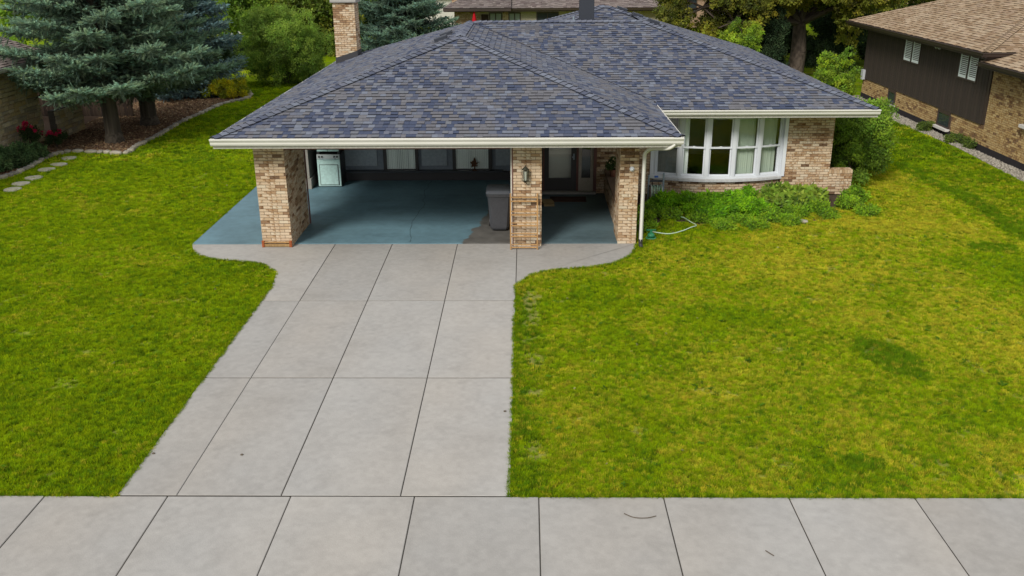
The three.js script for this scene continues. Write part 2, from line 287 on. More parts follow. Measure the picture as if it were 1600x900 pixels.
// a masonry block: mortar core and brick on the faces asked for
function brickBlock(parent, name, x0, x1, y0, y1, z0, z1, faces, opt = {}) {
  const e = .009, w = mesh(name, boxGeo(x0 + e, x1 - e, y0, y1, z0 + e, z1 - e), M.mortar, parent), s = opt.seed || 1, mb = new MB(s);
  if (faces.includes('f')) brickFace(w, V(x0, y0, z1), XP, ZP, x1 - x0, y1 - y0, { seed: s, into: opt.own && ownBricks < 300 ? undefined : mb, mode: opt.own ? 'own' : 'stuff', pal: opt.pal, open: opt.open || [] });
  if (faces.includes('r')) brickFace(w, V(x1, y0, z1), ZN, XP, z1 - z0, y1 - y0, { seed: s + 1, into: mb, pal: opt.pal, start: .1, open: opt.openR || [] });
  if (faces.includes('l')) brickFace(w, V(x0, y0, z0), ZP, XN, z1 - z0, y1 - y0, { seed: s + 2, into: mb, pal: opt.pal, start: .1, open: opt.openL || [] });
  if (faces.includes('b')) brickFace(w, V(x1, y0, z0), XN, ZN, x1 - x0, y1 - y0, { seed: s + 3, into: mb, pal: opt.pal });
  if (mb.i.length) stuff(mesh('brickwork', mb.geo(), M.brickV, w)); return w;
}

// ---------------------------------------------------------------- shingled roofs
const ST = [[0.164, 0.183, 0.231], [0.139, 0.150, 0.193], [0.149, 0.150, 0.168], [0.061, 0.076, 0.126], [0.085, 0.097, 0.141], [0.136, 0.137, 0.157], [0.123, 0.137, 0.175], [0.151, 0.161, 0.187]];
const SW = [.16, .2, .13, .11, .11, .12, .1, .07];
const TT = [[.36, .27, .18], [.31, .225, .145], [.40, .31, .215], [.25, .17, .105], [.34, .25, .175], [.29, .205, .13], [.38, .285, .19], [.33, .245, .16]];
const HT = [[.22, .185, .17], [.19, .155, .145], [.25, .21, .195], [.14, .11, .105], [.2, .17, .16], [.17, .14, .135], [.23, .195, .185], [.21, .175, .17]];
const PALS = [ST, TT, HT];
const shingleMats = ST.map(c => mat(c, { vertexColors: true, map: T.shingle, bumpMap: T.fine, bumpScale: .003, roughness: .93 }));
let ownShingles = 0;
function roofFace(roof, pts, opt = {}) {        // pts: Vector3 polygon, pts[0] -> pts[1] runs along the eave (counter-clockwise seen from outside)
  const { pal = 0, seed = 1, own = 0, expo = .142, wide = 1 } = opt, O = pts[0], U = V().subVectors(pts[1], O).normalize(), N = V().crossVectors(U, V().subVectors(pts[pts.length - 1], O)).normalize(), W = V().crossVectors(N, U), r = rngOf(seed * 71 + 3);
  const uv = pts.map(p => { const e = V().subVectors(p, O); return [e.dot(U), e.dot(W)]; }), v0 = Math.min(...uv.map(a => a[1])), vm = Math.max(...uv.map(a => a[1]));
  const span = v => { let a = 1e9, b = -1e9; for (let i = 0; i < uv.length; i++) { const p = uv[i], q = uv[(i + 1) % uv.length]; if ((p[1] - v) * (q[1] - v) <= 0 && p[1] !== q[1]) { const x = p[0] + (q[0] - p[0]) * (v - p[1]) / (q[1] - p[1]); a = Math.min(a, x); b = Math.max(b, x); } } return [a, b]; };
  const P = (u, v, t) => O.clone().addScaledVector(U, u).addScaledVector(W, v).addScaledVector(N, t), mb = new MB(seed);
  for (let v = v0, row = 0; v < vm - .02; v += expo, row++) {
    const va = v + .0005, vb = Math.min(v + expo + .012, vm - .001), A = span(va), B = span(vb); if (A[1] - A[0] < .04) continue;
    let u = Math.min(A[0], B[0]) - r() * .3, up = r() < .5; const end = Math.max(A[1], B[1]);
    while (u < end) {
      const w = (up ? rr(.10, .22, r) : rr(.09, .18, r)) * wide, e = Math.min(u + w, end), a0 = clamp(u, A[0], A[1]), a1 = clamp(e - .003, A[0], A[1]), b0 = clamp(u, B[0], B[1]), b1 = clamp(e - .003, B[0], B[1]);
      const dropped = !up, th = dropped ? .010 : .024; u = e; up = r() < .62 ? !up : up;
      if (a1 - a0 < .006 && b1 - b0 < .006) continue;
      const patch = noise(a0 * .9 + seed * 5, v * 2.2, seed), tone = dropped && r() < .42 ? 3 + (r() < .5 ? 1 : 0) : patch > .66 && r() < .5 ? 2 : pick(r, SW), j = 1 + (r() - .5) * .10;
      const q = [P(a0, va, 0), P(a1, va, 0), P(b1, vb, 0), P(b0, vb, 0)], k = [P(a0, va, th), P(a1, va, th), P(b1, vb, .003), P(b0, vb, .003)];
      const butt = own ? .3 : .3, put = (m, c) => { m.quad(k[0], k[1], k[2], k[3], c).quad(q[0], q[1], k[1], k[0], c.map(x => x * butt)).quad(q[1], q[2], k[2], k[1], c).quad(q[3], q[0], k[0], k[3], c); };
      if (own && row < own && ownShingles < 300 && Math.abs(a1 - a0 - w) < .01 && Math.abs(b1 - b0 - w) < .01) {
        ownShingles++; const c = P((a0 + a1) / 2, va, 0), m = new MB(ownShingles % 9); for (const p of [...q, ...k]) p.sub(c); put(m, [1, 1, 1]); const s = mesh('shingle', m.geo(), shingleMats[tone], roof); s.position.copy(c);
      } else put(mb, PALS[pal][tone].map(x => x * j));
    }
  }
  stuff(mesh('shingle_field', mb.geo(), M.shingleV, roof));
}
function hipCaps(roof, A, B, n1, n2, pal = 0, own = true, seed = 1) {   // caps from A (low) to B (high) over two planes with outward normals n1, n2
  const d = V().subVectors(B, A), L = d.length(); d.normalize(); const nb = n1.clone().add(n2).normalize(), r = rngOf(seed);
  const side = (n) => { const s = V().crossVectors(n, d).normalize(); if (s.dot(n === n1 ? V().subVectors(n1, n2) : V().subVectors(n2, n1)) < 0) s.negate(); return s; };
  const s1 = side(n1), s2 = side(n2), w = .135, ex = .165, lap = .07, C = [0, 1, 6, 4, 1];
  const make = (m, o, c) => {
    const pt = (s, t, l) => o.clone().addScaledVector(d, l).addScaledVector(s || d, s ? w : 0).addScaledVector(nb, t);
    const a = pt(null, .052, 0), b = pt(s1, .046, 0), e = pt(s2, .046, 0), a2 = pt(null, .024, ex + lap), b2 = pt(s1, .02, ex + lap), e2 = pt(s2, .02, ex + lap);
    const lo = x => x.clone().addScaledVector(nb, -.03);
    const Q = (p, q, s, t, n, f = 1) => { const N = V().crossVectors(V().subVectors(q, p), V().subVectors(t, p)), cc = c.map(x => x * f); N.dot(n) >= 0 ? m.quad(p, q, s, t, cc) : m.quad(p, t, s, q, cc); };
    Q(a, a2, b2, b, n1); Q(a, a2, e2, e, n2); Q(lo(a), a, b, lo(b), d.clone().negate(), .28); Q(lo(a), a, e, lo(e), d.clone().negate(), .28); Q(lo(b), b, b2, lo(b2), s1, .28); Q(lo(e), e, e2, lo(e2), s2, .28); return m;
  };
  const cnt = Math.floor((L - .05) / ex), g0 = own ? [0, 1, 2].map(k => make(new MB(k + 2), V(), [1, 1, 1]).geo()) : null, mb = new MB(3);
  for (let k = 0; k < cnt; k++) {
    const o = A.clone().addScaledVector(d, k * ex), tone = C[Math.floor(r() * C.length)];
    if (own) { const m = mesh('ridge_cap', g0[k % 3], shingleMats[tone], roof); m.position.copy(o); } else make(mb, o, PALS[pal][tone]);
  }
  if (!own) stuff(mesh('ridge_caps', mb.geo(), M.shingleV, roof));
}
// gutter of K section from a to b, out = horizontal direction away from the roof, top at y of a
function gutterGeo(a, b, out, h = .13, d = .12) {
  const s = new THREE.Shape([[0, 0], [.06, 0], [.082, .03], [.086, .062], [.112, .096], [.12, .106], [.12, .13], [.104, .13], [.104, .124], [.113, .122], [.113, .109], [.105, .101], [.079, .066], [.075, .034], [.056, .007], [.007, .007], [.007, .12], [0, .12]].map(([x, y]) => new THREE.Vector2(x * d / .12, (y - .13) * h / .13)));
  const L = a.distanceTo(b), g = new THREE.ExtrudeGeometry(s, { depth: L, bevelEnabled: false }), dir = V().subVectors(b, a).normalize(), m = new THREE.Matrix4();
  const z = dir, x = out.clone(), y = V(0, 1, 0); if (V().crossVectors(x, y).dot(z) < 0) { m.makeBasis(x, y, z.clone().negate()); m.setPosition(b); } else { m.makeBasis(x, y, z); m.setPosition(a); }
  return g.applyMatrix4(m);
}

// ---------------------------------------------------------------- the brick house
const SL = .325, E1 = 2.58, E2 = 2.44, WX0 = -6.57, WX1 = 3.24, WZ = -18.85, MZ = -22.9, MX1 = 8.8, RH = E1 + SL * 4.905, APX = -1.665, APZ = WZ - 4.905, RZ = -28.235, RX1 = 3.465;
const WBZ = -33.1, P2 = V(2.58, E2 + SL * (MX1 - 2.58), -31);
const house = thing('brick_house', 'low tan brick house with blue grey hip roof, open carport and bow window', 'house');
{
  // --- roof
  const top = [V(WX0, E1, WZ), V(WX1, E1, WZ), V(APX, RH, APZ)];
  const front = top, right = [V(WX1, E1, WZ), V(WX1, E1, -23.33), V(APX, RH, RZ), V(APX, RH, APZ)], left = [V(WX0, E1, WBZ), V(WX0, E1, WZ), V(APX, RH, APZ), V(APX, RH, WBZ + 4.905)];
  const back = [V(APX, E1 - .3, WBZ), V(WX0, E1, WBZ), V(APX, RH, WBZ + 4.905)];
  const vz = E2 + SL * (MZ + 23.33) * -1;
  const main = [V(3.24, E2, MZ), V(MX1, E2, MZ), V(RX1, RH, RZ), V(APX, RH, RZ), V(3.24, E2 + SL * .43, MZ - .43)];
  const mainBack = [V(RX1, RH, RZ), V(APX, RH, RZ), V(APX, RH - SL * 1.4, RZ - 1.4), V(RX1 + 1.4, RH - SL * 1.4, RZ - 1.4)];
  const rearFront = [V(P2.x - 2.6, P2.y - SL * 2.6, P2.z + 2.6), V(P2.x + 2.6, P2.y - SL * 2.6, P2.z + 2.6), P2.clone()];
  const rightSide = [V(MX1, E2, MZ), V(MX1, E2, -37.2), P2.clone(), V(P2.x + 1.5, P2.y - SL * 1.5, P2.z + 1.5), V(RX1, RH, RZ)];
  const rearLeft = [V(-3.64, E2, -37.22), V(-3.64, E2, -24.9), P2.clone()], rearBack = [V(MX1, E2, -37.22), V(-3.64, E2, -37.22), P2.clone()];
  const deck = new MB(4), sink = (P) => P.map(p => p.clone().add(V(0, -.012, 0)));
  for (const P of [front, right, left, back, main, mainBack, rearFront, rearLeft, rearBack, rightSide]) deck.poly(sink(P));
  const roof = mesh('roof', deck.geo(), M.deck, house); roof.userData.label = 'blue grey laminated shingle hip roof';
  roofFace(roof, front, { seed: 1, own: 9 }); roofFace(roof, right, { seed: 2 }); roofFace(roof, left, { seed: 3 });
  roofFace(roof, main.map((p, k) => k === 3 ? p.clone().add(V(.07, 0, 0)) : k === 4 ? p.clone().add(V(.07, 0, 0)) : p), { seed: 4 }); roofFace(roof, rightSide, { seed: 5 }); roofFace(roof, rearFront, { seed: 6 }); roofFace(roof, back, { seed: 7 }); roofFace(roof, rearLeft, { seed: 8 }); roofFace(roof, rearBack, { seed: 9 });
  const cs = Math.atan(SL), nF = V(0, Math.cos(cs), Math.sin(cs)), nR = V(Math.sin(cs), Math.cos(cs), 0), nL = V(-Math.sin(cs), Math.cos(cs), 0), nB = V(0, Math.cos(cs), -Math.sin(cs));
  hipCaps(roof, front[0], front[2], nF, nL, 0, true, 1); hipCaps(roof, front[1], front[2], nF, nR, 0, true, 2);
  hipCaps(roof, V(MX1, E2, MZ), V(RX1, RH, RZ), nF, nR, 0, true, 3);
  hipCaps(roof, V(APX, RH, RZ), V(APX, RH, APZ - .05), nL, nR, 0, true, 5); hipCaps(roof, V(RX1, RH, RZ), V(APX, RH, RZ), nF, nB, 0, true, 6);
  hipCaps(roof, V(P2.x + 1.7, P2.y - SL * 1.7, P2.z + 1.7), P2, nF, nR, 0, true, 7); hipCaps(roof, V(P2.x - 1.8, P2.y - SL * 1.8, P2.z + 1.8), P2, nF, nL, 0, true, 8); hipCaps(roof, V(P2.x - 4.5, P2.y - SL * 4.5, P2.z - 4.5), P2, nB, nL, 0, true, 9);
  // box vents low on the slopes near the ridges
  const vent = (x, z, side) => {
    const g = new THREE.Group(), b = mesh('roof_vent', merge([bevelBox(.34, .10, .30, .02), bevelBox(.44, .02, .42, .006)]), M.metalDark, roof);
    const h = side < 0 ? E1 + SL * (x - WX0) : E2 + SL * (MX1 - x); b.position.set(x, h + .012, z); b.rotation.z = side * -1 * cs;
  };
  vent(-2.2, -24.5, -1); vent(-2.15, -25.6, -1); vent(3.15, -31.2, 1); vent(3.55, -30.2, 1); vent(3.95, -29.3, 1);
  // furnace stack behind the ridge
  const st = mesh('flue_stack', merge([bevelBox(.44, 1.0, .4, .012), bevelBox(.52, .07, .48, .012).translate(0, .93, 0), bevelBox(.36, .22, .32, .02).translate(0, .99, 0), bevelBox(.56, .05, .52, .012).translate(0, 1.2, 0)]), M.metalDark, house); st.position.set(1.84, RH - .28, RZ - .45); st.userData.label = 'dark sheet metal flue stack';
  const vp = mesh('vent_pipe', merge([taper(V(0, 0, 0), V(0, .42, 0), .035, .035, 12), taper(V(0, 0, 0), V(0, .05, 0), .09, .04, 12)]), M.metalGrey, house); vp.position.set(1.45, RH - .3, RZ - .3);
  // --- gutters, fascia, soffits
  const gut = (a, b, out, h, d) => mesh('gutter', gutterGeo(a, b, out, h, d), M.white, house);
  gut(V(WX0 - .04, E1 + .005, WZ), V(WX1 + .04, E1 + .005, WZ), ZP, .155, .12); gut(V(WX0 + .045, E1 - .012, WBZ), V(WX0 + .045, E1 - .012, WZ - .004), XN, .12, .1); gut(V(WX1 - .045, E1 - .012, MZ - .02), V(WX1 - .045, E1 - .012, WZ - .004), XP, .12, .1);
  gut(V(WX1 + .16, E2 + .005, MZ), V(MX1 + .03, E2 + .005, MZ), ZP, .13, .12); gut(V(MX1 - .045, E2 - .012, -36.9), V(MX1 - .045, E2 - .012, MZ - .004), XP, .12, .1);
  const fas = (x0, x1, y0, y1, z0, z1) => mesh('fascia', boxGeo(x0, x1, y0, y1, z0, z1), M.trim, house);
  fas(WX0 - .012, WX1 + .012, 2.36, E1 - .02, WZ - .03, WZ - .004); fas(WX0 + .002, WX0 + .03, 2.36, E1 - .02, WBZ, WZ - .032); fas(WX1 - .03, WX1 - .002, 2.36, E1 - .02, MZ - .4, WZ - .032);
  fas(WX1 + .02, MX1 + .01, 2.24, E2 - .02, MZ - .03, MZ - .004); fas(MX1 - .03, MX1 - .002, 2.24, E2 - .02, -36.9, MZ - .032);
  mesh('soffit', boxGeo(WX0 + .03, WX1 - .03, 2.365, 2.385, WBZ + .1, WZ - .033), M.soffit, house); mesh('soffit', boxGeo(WX1 - .029, MX1 - .031, 2.245, 2.265, -36.9, MZ - .033), M.soffit, house);
  // --- downspout at the porch corner
  const ds = mesh('downspout', tube([[3.12, 2.44, -18.80], [3.02, 2.34, -18.86], [2.66, 2.20, -19.36], [2.575, 2.10, -19.43], [2.57, 1.9, -19.44], [2.57, 1.0, -19.44], [2.57, .12, -19.44]], .043, 60, 4), M.white, house);
  mesh('downspout_outlet', tube([[2.57, .16, -19.44], [2.57, .02, -19.43], [2.59, -.02, -19.36]], .045, 8, 6), M.darkTrim, house);
}
{ // --- piers and walls
  const lp = brickBlock(house, 'pier', -5.93, -5.27, 0, 2.37, -21.2, -19.45, 'rl', { seed: 11 });
  const mp = brickBlock(house, 'pier', -.30, .345, 0, 2.37, -20.1, -19.45, 'lr', { seed: 15 });
  const rp = brickBlock(house, 'pier', 2.07, 2.48, 0, 2.37, -20.55, -19.62, 'lr', { seed: 19 });
  // front faces: every brick its own mesh
  brickFace(mp, V(-.30, 0, -19.45), XP, ZP, .645, 2.37, { seed: 16, mode: 'own' });
  brickFace(lp, V(-5.93, 0, -19.45), XP, ZP, .66, 2.37, { seed: 12, mode: 'own' });
  brickFace(rp, V(2.07, 0, -19.62), XP, ZP, .41, 2.37, { seed: 20, mode: 'own' });
  mesh('corner_trim', boxGeo(-.335, -.305, 0, 2.37, -19.56, -19.5), M.trim, house); mesh('corner_trim', boxGeo(-5.262, -5.235, 0, 2.37, -21.24, -21.2), M.redTrim, house); mesh('corner_trim', boxGeo(-.303, -.279, 0, 2.37, -19.449, -19.438), M.redTrim, house);
  mesh('beam', boxGeo(-5.27, -.34, 2.2, 2.37, -19.62, -19.48), M.redTrim, house); mesh('beam', boxGeo(.345, 2.07, 2.2, 2.37, -19.82, -19.68), M.redTrim, house);
  brickBlock(house, 'wall', 2.12, 2.44, 0, .62, -24, -20.55, 'lr', { seed: 23 });          // low porch wall
  const cap = mesh('wall_cap', merge([...Array(40)].map((_, k) => bevelBox(.36, .055, .078, .004).translate(2.28, .622, -20.62 - k * .085))), M.mortar, house);
  brickBlock(house, 'wall', -.15, .25, 0, 2.37, -25.6, -20.1, 'l', { seed: 27 });          // between carport and porch
  brickBlock(house, 'wall', 1.90, 3.40, 0, 2.37, -24.3, -24, 'f', { seed: 31 });           // beside the door
  const rw = brickBlock(house, 'wall', 6.82, 8.10, 0, 2.26, -24.3, -23.9, 'fr', { seed: 35 });
  brickBlock(house, 'wall', 7.8, 8.098, 0, 2.26, -36.9, -24.3, 'r', { seed: 39 });
  const low = brickBlock(house, 'wall', 8.10, 8.72, 0, .56, -24.15, -23.9, 'fr', { seed: 43 });
  { const mb = new MB(9); for (let k = 0; k < 9; k++) mb.obox(V(8.09 + k * .0705, .566, -24.16), V(.062, 0, 0), V(0, .1, 0), V(0, 0, .27), BT[[2, 3, 7, 2, 1, 3, 2, 7, 1][k]]); mesh('brick_cap', mb.geo(), M.brickV, low); }
  mesh('wall', boxGeo(.25, .46, 0, 2.37, -24.3, -24.02), M.brown, house);
  mesh('wall', boxGeo(-6.25, 7.8, 0, 2.24, -36.9, -36.7), M.plaster, house); mesh('wall', boxGeo(-6.25, -6.05, 0, 2.37, -36.7, -25.6), M.plaster, house);
  mesh('wall_head', boxGeo(3.2, 6.83, 2.18, 2.243, -24.3, -23.55), M.trim, house); mesh('wall_head', boxGeo(.3, 1.9, 2.1, 2.36, -24.3, -24.02), M.brown, house);
  // room behind the bow window
  mesh('room_floor', boxGeo(2.6, 7.79, .1, .2, -28, -24.31), mat([.05, .045, .04]), house); mesh('room_wall', boxGeo(.5, 7.79, .2, 2.24, -28.1, -28), mat([.24, .27, .31]), house); mesh('room_wall', boxGeo(2.55, 2.65, .2, 2.24, -28, -24.31), mat([.24, .27, .31]), house);
}
{ // --- bow window: five double hung units on an arc
  const A = V(3.42, 0, -23.98), B = V(6.8, 0, -23.98), b = .38, c = 3.38, rad = (c * c / 4 + b * b) / (2 * b), ctr = V(5.11, 0, -23.98 + b - rad), a0 = Math.asin(c / 2 / rad), pts = [];
  for (let k = 0; k <= 5; k++) { const a = -a0 + 2 * a0 * k / 5; pts.push(V(ctr.x + rad * Math.sin(a), 0, ctr.z + rad * Math.cos(a))); }
  const y0 = .50, y1 = 2.18, brick = mesh('wall', (() => { const m = new MB(2), q = p => p.clone().add(V((5.11 - p.x) * .012, 0, -.012)); for (let k = 0; k < 5; k++) m.quad(q(pts[k]), q(pts[k + 1]), q(pts[k + 1]).setY(.42), q(pts[k]).setY(.42)); m.poly([V(3.42, .418, -24.3), V(3.42, .418, -23.98), ...pts.slice(1, 5).map(p => q(p).setY(.418)), V(6.8, .418, -23.98), V(6.8, .418, -24.3)]); return m.geo(); })(), M.mortar, house), mb = new MB(77);
  for (let k = 0; k < 5; k++) {
    const p = pts[k], q = pts[k + 1], u = V().subVectors(q, p).normalize(), n = V().crossVectors(u, V(0, 1, 0)).normalize().multiplyScalar(1), w = p.distanceTo(q);
    brickFace(brick, p.clone(), u, n, w, .42, { seed: 50 + k, into: mb });
    const g = (name, x0, x1, ya, yb, z0, z1, m, par) => { const e = mesh(name, boxGeo(x0, x1, ya, yb, z0, z1), m, par); return e; };
    const win = mesh('window', merge([[-.02, .052, y0, y1, -.10, .012], [w - .052, w + .02, y0, y1, -.10, .012], [.052, w - .052, y0, y0 + .06, -.10, .01], [.052, w - .052, y1 - .06, y1, -.10, .01]].map(a => boxGeo(...a))), M.whiteClean, house);
    win.matrixAutoUpdate = true; win.quaternion.setFromRotationMatrix(new THREE.Matrix4().makeBasis(u, V(0, 1, 0), n)); win.position.copy(p);
    const fr = (x0, x1, ya, yb, t, z) => merge([boxGeo(x0, x0 + t, ya, yb, z - .03, z), boxGeo(x1 - t, x1, ya, yb, z - .03, z), boxGeo(x0 + t, x1 - t, ya, ya + t, z - .03, z), boxGeo(x0 + t, x1 - t, yb - t, yb, z - .03, z)]);
    const ym = 1.32, l = .055, r = w - .055;
    mesh('sash', fr(l, r, ym - .02, y1 - .062, .042, -.012), M.whiteClean, win); mesh('sash', fr(l, r, y0 + .062, ym + .02, .042, -.045), M.whiteClean, win);
    g('pane', l + .044, r - .044, ym + .024, y1 - .106, -.030, -.026, M.glass, win); g('pane', l + .044, r - .044, y0 + .106, ym - .024, -.063, -.059, M.glass, win);
    g('sash_latch', w / 2 - .03, w / 2 + .03, ym + .021, ym + .04, -.04, -.016, M.whiteClean, win);
    // vertical blinds hanging behind the glass
    const slats = [[.06, .62], [.04, .2], null, [.05, .62], [.03, .64]][k];
    if (slats) { const s = new MB(k), rb = rngOf(k + 5); for (let x = slats[0]; x < slats[1] - .03; x += .058) { const a = rr(.15, .75, rb) * (k === 0 ? .4 : 1), e = V(Math.cos(a), 0, Math.sin(a)).multiplyScalar(.062); s.obox(V(x, y0 + .03, -.2), e, V(0, y1 - y0 - .06, 0), V(-e.z, 0, e.x).normalize().multiplyScalar(.003)); } mesh('blind', s.geo(), k === 0 ? mat([.2, .23, .22]) : k === 3 || k === 4 ? M.curtain : M.blind, win); }
  }
  stuff(mesh('brickwork', mb.geo(), M.brickV, brick));
  const s2 = new THREE.Shape([V(3.38, 0, -24.05), ...pts.map(p => V(p.x + (p.x - 5.11) * .02, 0, p.z + .085)), V(6.84, 0, -24.05)].map(p => new THREE.Vector2(p.x, -p.z)));
  mesh('window_sill', new THREE.ExtrudeGeometry(s2, { depth: .06, bevelEnabled: true, bevelSize: .006, bevelThickness: .006, bevelSegments: 1 }).rotateX(-Math.PI / 2).translate(0, .432, 0), mat([.56, .57, .57], { map: T.grain }), house);
  mesh('window_jamb', boxGeo(3.33, 3.41, .5, 2.18, -24.15, -23.96), M.whiteClean, house); mesh('window_jamb', boxGeo(6.81, 6.90, .5, 2.18, -24.1, -23.885), M.whiteClean, house);
}
{ // --- front door, side light, porch
  const d = mesh('door', merge([boxGeo(.5, .62, .06, 2.05, -24.1, -24.05), boxGeo(1.22, 1.36, .06, 2.05, -24.1, -24.05), boxGeo(.62, 1.22, .06, .42, -24.1, -24.05), boxGeo(.62, 1.22, 1.95, 2.05, -24.1, -24.05)]), M.darkTrim, house); d.userData.label = 'black storm door with large glass pane';
  mesh('pane', boxGeo(.62, 1.22, .42, 1.95, -24.078, -24.074), M.glass, d); mesh('inner_panel', merge([boxGeo(.6, 1.25, .06, 2.05, -24.26, -24.2), ...[[.66, .9, .46, .98], [.95, 1.2, .46, .98]].map(a => boxGeo(...a, -24.2, -24.185))]), mat([.52, .54, .46]), d);
  mesh('inner_rail', boxGeo(.6, 1.25, 1.05, 1.16, -24.195, -24.17), mat([.62, .64, .56]), d);
  mesh('handle', merge([boxGeo(1.27, 1.31, .93, 1.09, -24.05, -24.035), boxGeo(1.24, 1.31, .99, 1.02, -24.035, -24.0)]), M.metalGrey, d);
  mesh('door_frame', merge([boxGeo(.462, .5, .03, 2.1, -24.12, -24.03), boxGeo(1.36, 1.42, .03, 2.1, -24.12, -24.03), boxGeo(1.82, 1.9, .0, 2.1, -24.14, -23.985), boxGeo(.5, 1.36, 2.05, 2.1, -24.12, -24.03)]), M.redTrim, house);
  const sl = mesh('side_light', merge([boxGeo(1.42, 1.50, .06, 2.1, -24.1, -24.045), boxGeo(1.74, 1.82, .06, 2.1, -24.1, -24.045), boxGeo(1.50, 1.74, .06, .42, -24.1, -24.045)]), mat([.42, .38, .32], { map: T.grain }), house); mesh('pane', boxGeo(1.50, 1.74, .42, 2.1, -24.09, -24.085), M.glass, sl); mesh('backing', boxGeo(1.43, 1.81, .06, 2.1, -24.28, -24.25), mat([.05, .05, .045]), sl);
  mesh('threshold', bevelBox(1.45, .06, .24, .01).translate(1.16, .014, -23.98), M.concrete[0], house);
  // lantern on the middle pier
  const lan = mesh('lantern', merge([bevelBox(.10, .16, .03, .006).translate(0, -.02, .015), taper(V(0, .20, .10), V(0, .26, .10), .085, .02, 8), taper(V(0, -.09, .10), V(0, -.055, .10), .03, .06, 8), tube([[0, .1, .02], [0, .28, .05], [0, .26, .10]], .009, 10, 6), ...[0, 1, 2, 3, 4, 5].map(k => taper(V(Math.cos(k * 1.047) * .06, -.06, .10 + Math.sin(k * 1.047) * .06), V(Math.cos(k * 1.047) * .075, .2, .10 + Math.sin(k * 1.047) * .075), .007, .007, 5))]), mat([.05, .05, .035], { metalness: .4, roughness: .5 }), house); lan.position.set(-.01, 1.58, -19.445);
  mesh('glass', new THREE.CylinderGeometry(.056, .042, .2, 8).translate(0, .06, .10), mat([.34, .36, .30], { roughness: .2 }), lan);
  const bell = mesh('sensor_light', merge([new THREE.CylinderGeometry(.05, .055, .03, 14).rotateX(Math.PI / 2), new THREE.SphereGeometry(.035, 12, 8).translate(0, 0, .03)]), M.whiteClean, house); bell.position.set(2.33, 1.72, -19.60);
}
{ // --- carport back wall, garden-level windows, rear post
  const w = mesh('carport_wall', boxGeo(-6.25, -.15, 0, 2.37, -25.8, -25.6), mat([.22, .26, .31], { map: T.grain, roughness: .7 }), house);
  for (const [x0, x1] of [[-5.2, -4.25], [-2.98, -2.25], [-.86, -.2]]) mesh('panel', bevelBox(x1 - x0, 1.95, .03, .008).translate((x0 + x1) / 2, .42, -25.585), mat([.36, .42, .48], { map: T.grain, roughness: .65 }), w);
  mesh('skirting', boxGeo(-5.9, -.18, .014, .26, -25.6, -25.5), M.darkTrim, w); mesh('ledge', bevelBox(5.3, .05, .22, .008).translate(-3.3, .26, -25.49), mat([.03, .035, .045], { roughness: .4 }), w);
  for (const [x0, x1] of [[-3.98, -3.16], [-2.0, -1.06]]) {
    const f = .09, win = mesh('window', merge([boxGeo(x0 - f, x0, .29, 1.35, -25.6, -25.52), boxGeo(x1, x1 + f, .29, 1.35, -25.6, -25.52), boxGeo(x0, x1, .29, .33, -25.6, -25.52), boxGeo(x0, x1, .92, 1.35, -25.6, -25.52)]), M.darkTrim, w);
    const s = new MB(5), q = rngOf(Math.round(x0 * -31)); for (let x = x0; x < x1 - .03; x += .052) { const a = rr(.1, .5, q); s.obox(V(x, .335, -25.575), V(.05 * Math.cos(a), 0, .05 * Math.sin(a)), V(0, .59, 0), V(-.002, 0, .003)); } mesh('blind', s.geo(), M.blind, win); mesh('pane', boxGeo(x0, x1, .33, .92, -25.535, -25.532), M.glass, win);
  }
  const p = mesh('rear_post', merge([boxGeo(-6.25, -6.0, .3, 2.37, -25.6, -24.6), boxGeo(-6.31, -5.95, 0, .3, -25.6, -24.53)]), mat([.30, .29, .26], { map: T.grain }), house);
  mesh('corner_board', boxGeo(-6.27, -6.12, .3, 2.37, -24.6, -24.57), M.trim, p);
}
{ // --- chimney
  const x0 = -6.22, x1 = -5.52, z0 = -31.25, z1 = -30.5, ch = brickBlock(house, 'chimney', x0, x1, 2.5, 4.62, z0, z1, 'frl', { seed: 61 });
  mesh('chimney_cap', merge([bevelBox(.84, .09, .9, .015).translate(0, 0, 0)]), M.concrete[1], ch).position.set(-5.87, 4.62, -30.875);
  mesh('flue_tile', merge([new THREE.CylinderGeometry(.17, .18, .35, 16, 1, true).translate(0, .17, 0), new THREE.CylinderGeometry(.135, .135, .34, 16, 1, true).translate(0, .17, 0), new THREE.RingGeometry(.135, .17, 16).rotateX(-Math.PI / 2).translate(0, .345, 0)]), mat([.42, .16, .10], { side: THREE.DoubleSide, map: T.grain }), ch).position.set(-5.87, 4.7, -30.875);
  const h = x => E1 + SL * (x - WX0), f = new MB(3), e = .015, y = .2; // stepped metal flashing that follows the slope
  f.quad(V(x0 - e, h(x0) - .1, z1 + e), V(x1 + e, h(x1) - .1, z1 + e), V(x1 + e, h(x1) + y, z1 + e), V(x0 - e, h(x0) + y, z1 + e)); f.quad(V(x1 + e, h(x1) - .1, z1 + e), V(x1 + e, h(x1) - .1, z0), V(x1 + e, h(x1) + y, z0), V(x1 + e, h(x1) + y, z1 + e)); f.quad(V(x0 - e, h(x0) - .1, z0), V(x0 - e, h(x0) - .1, z1 + e), V(x0 - e, h(x0) + y, z1 + e), V(x0 - e, h(x0) + y, z0));
  mesh('flashing', f.geo(), mat([.03, .03, .035], { roughness: .5, side: THREE.DoubleSide }), ch);
}

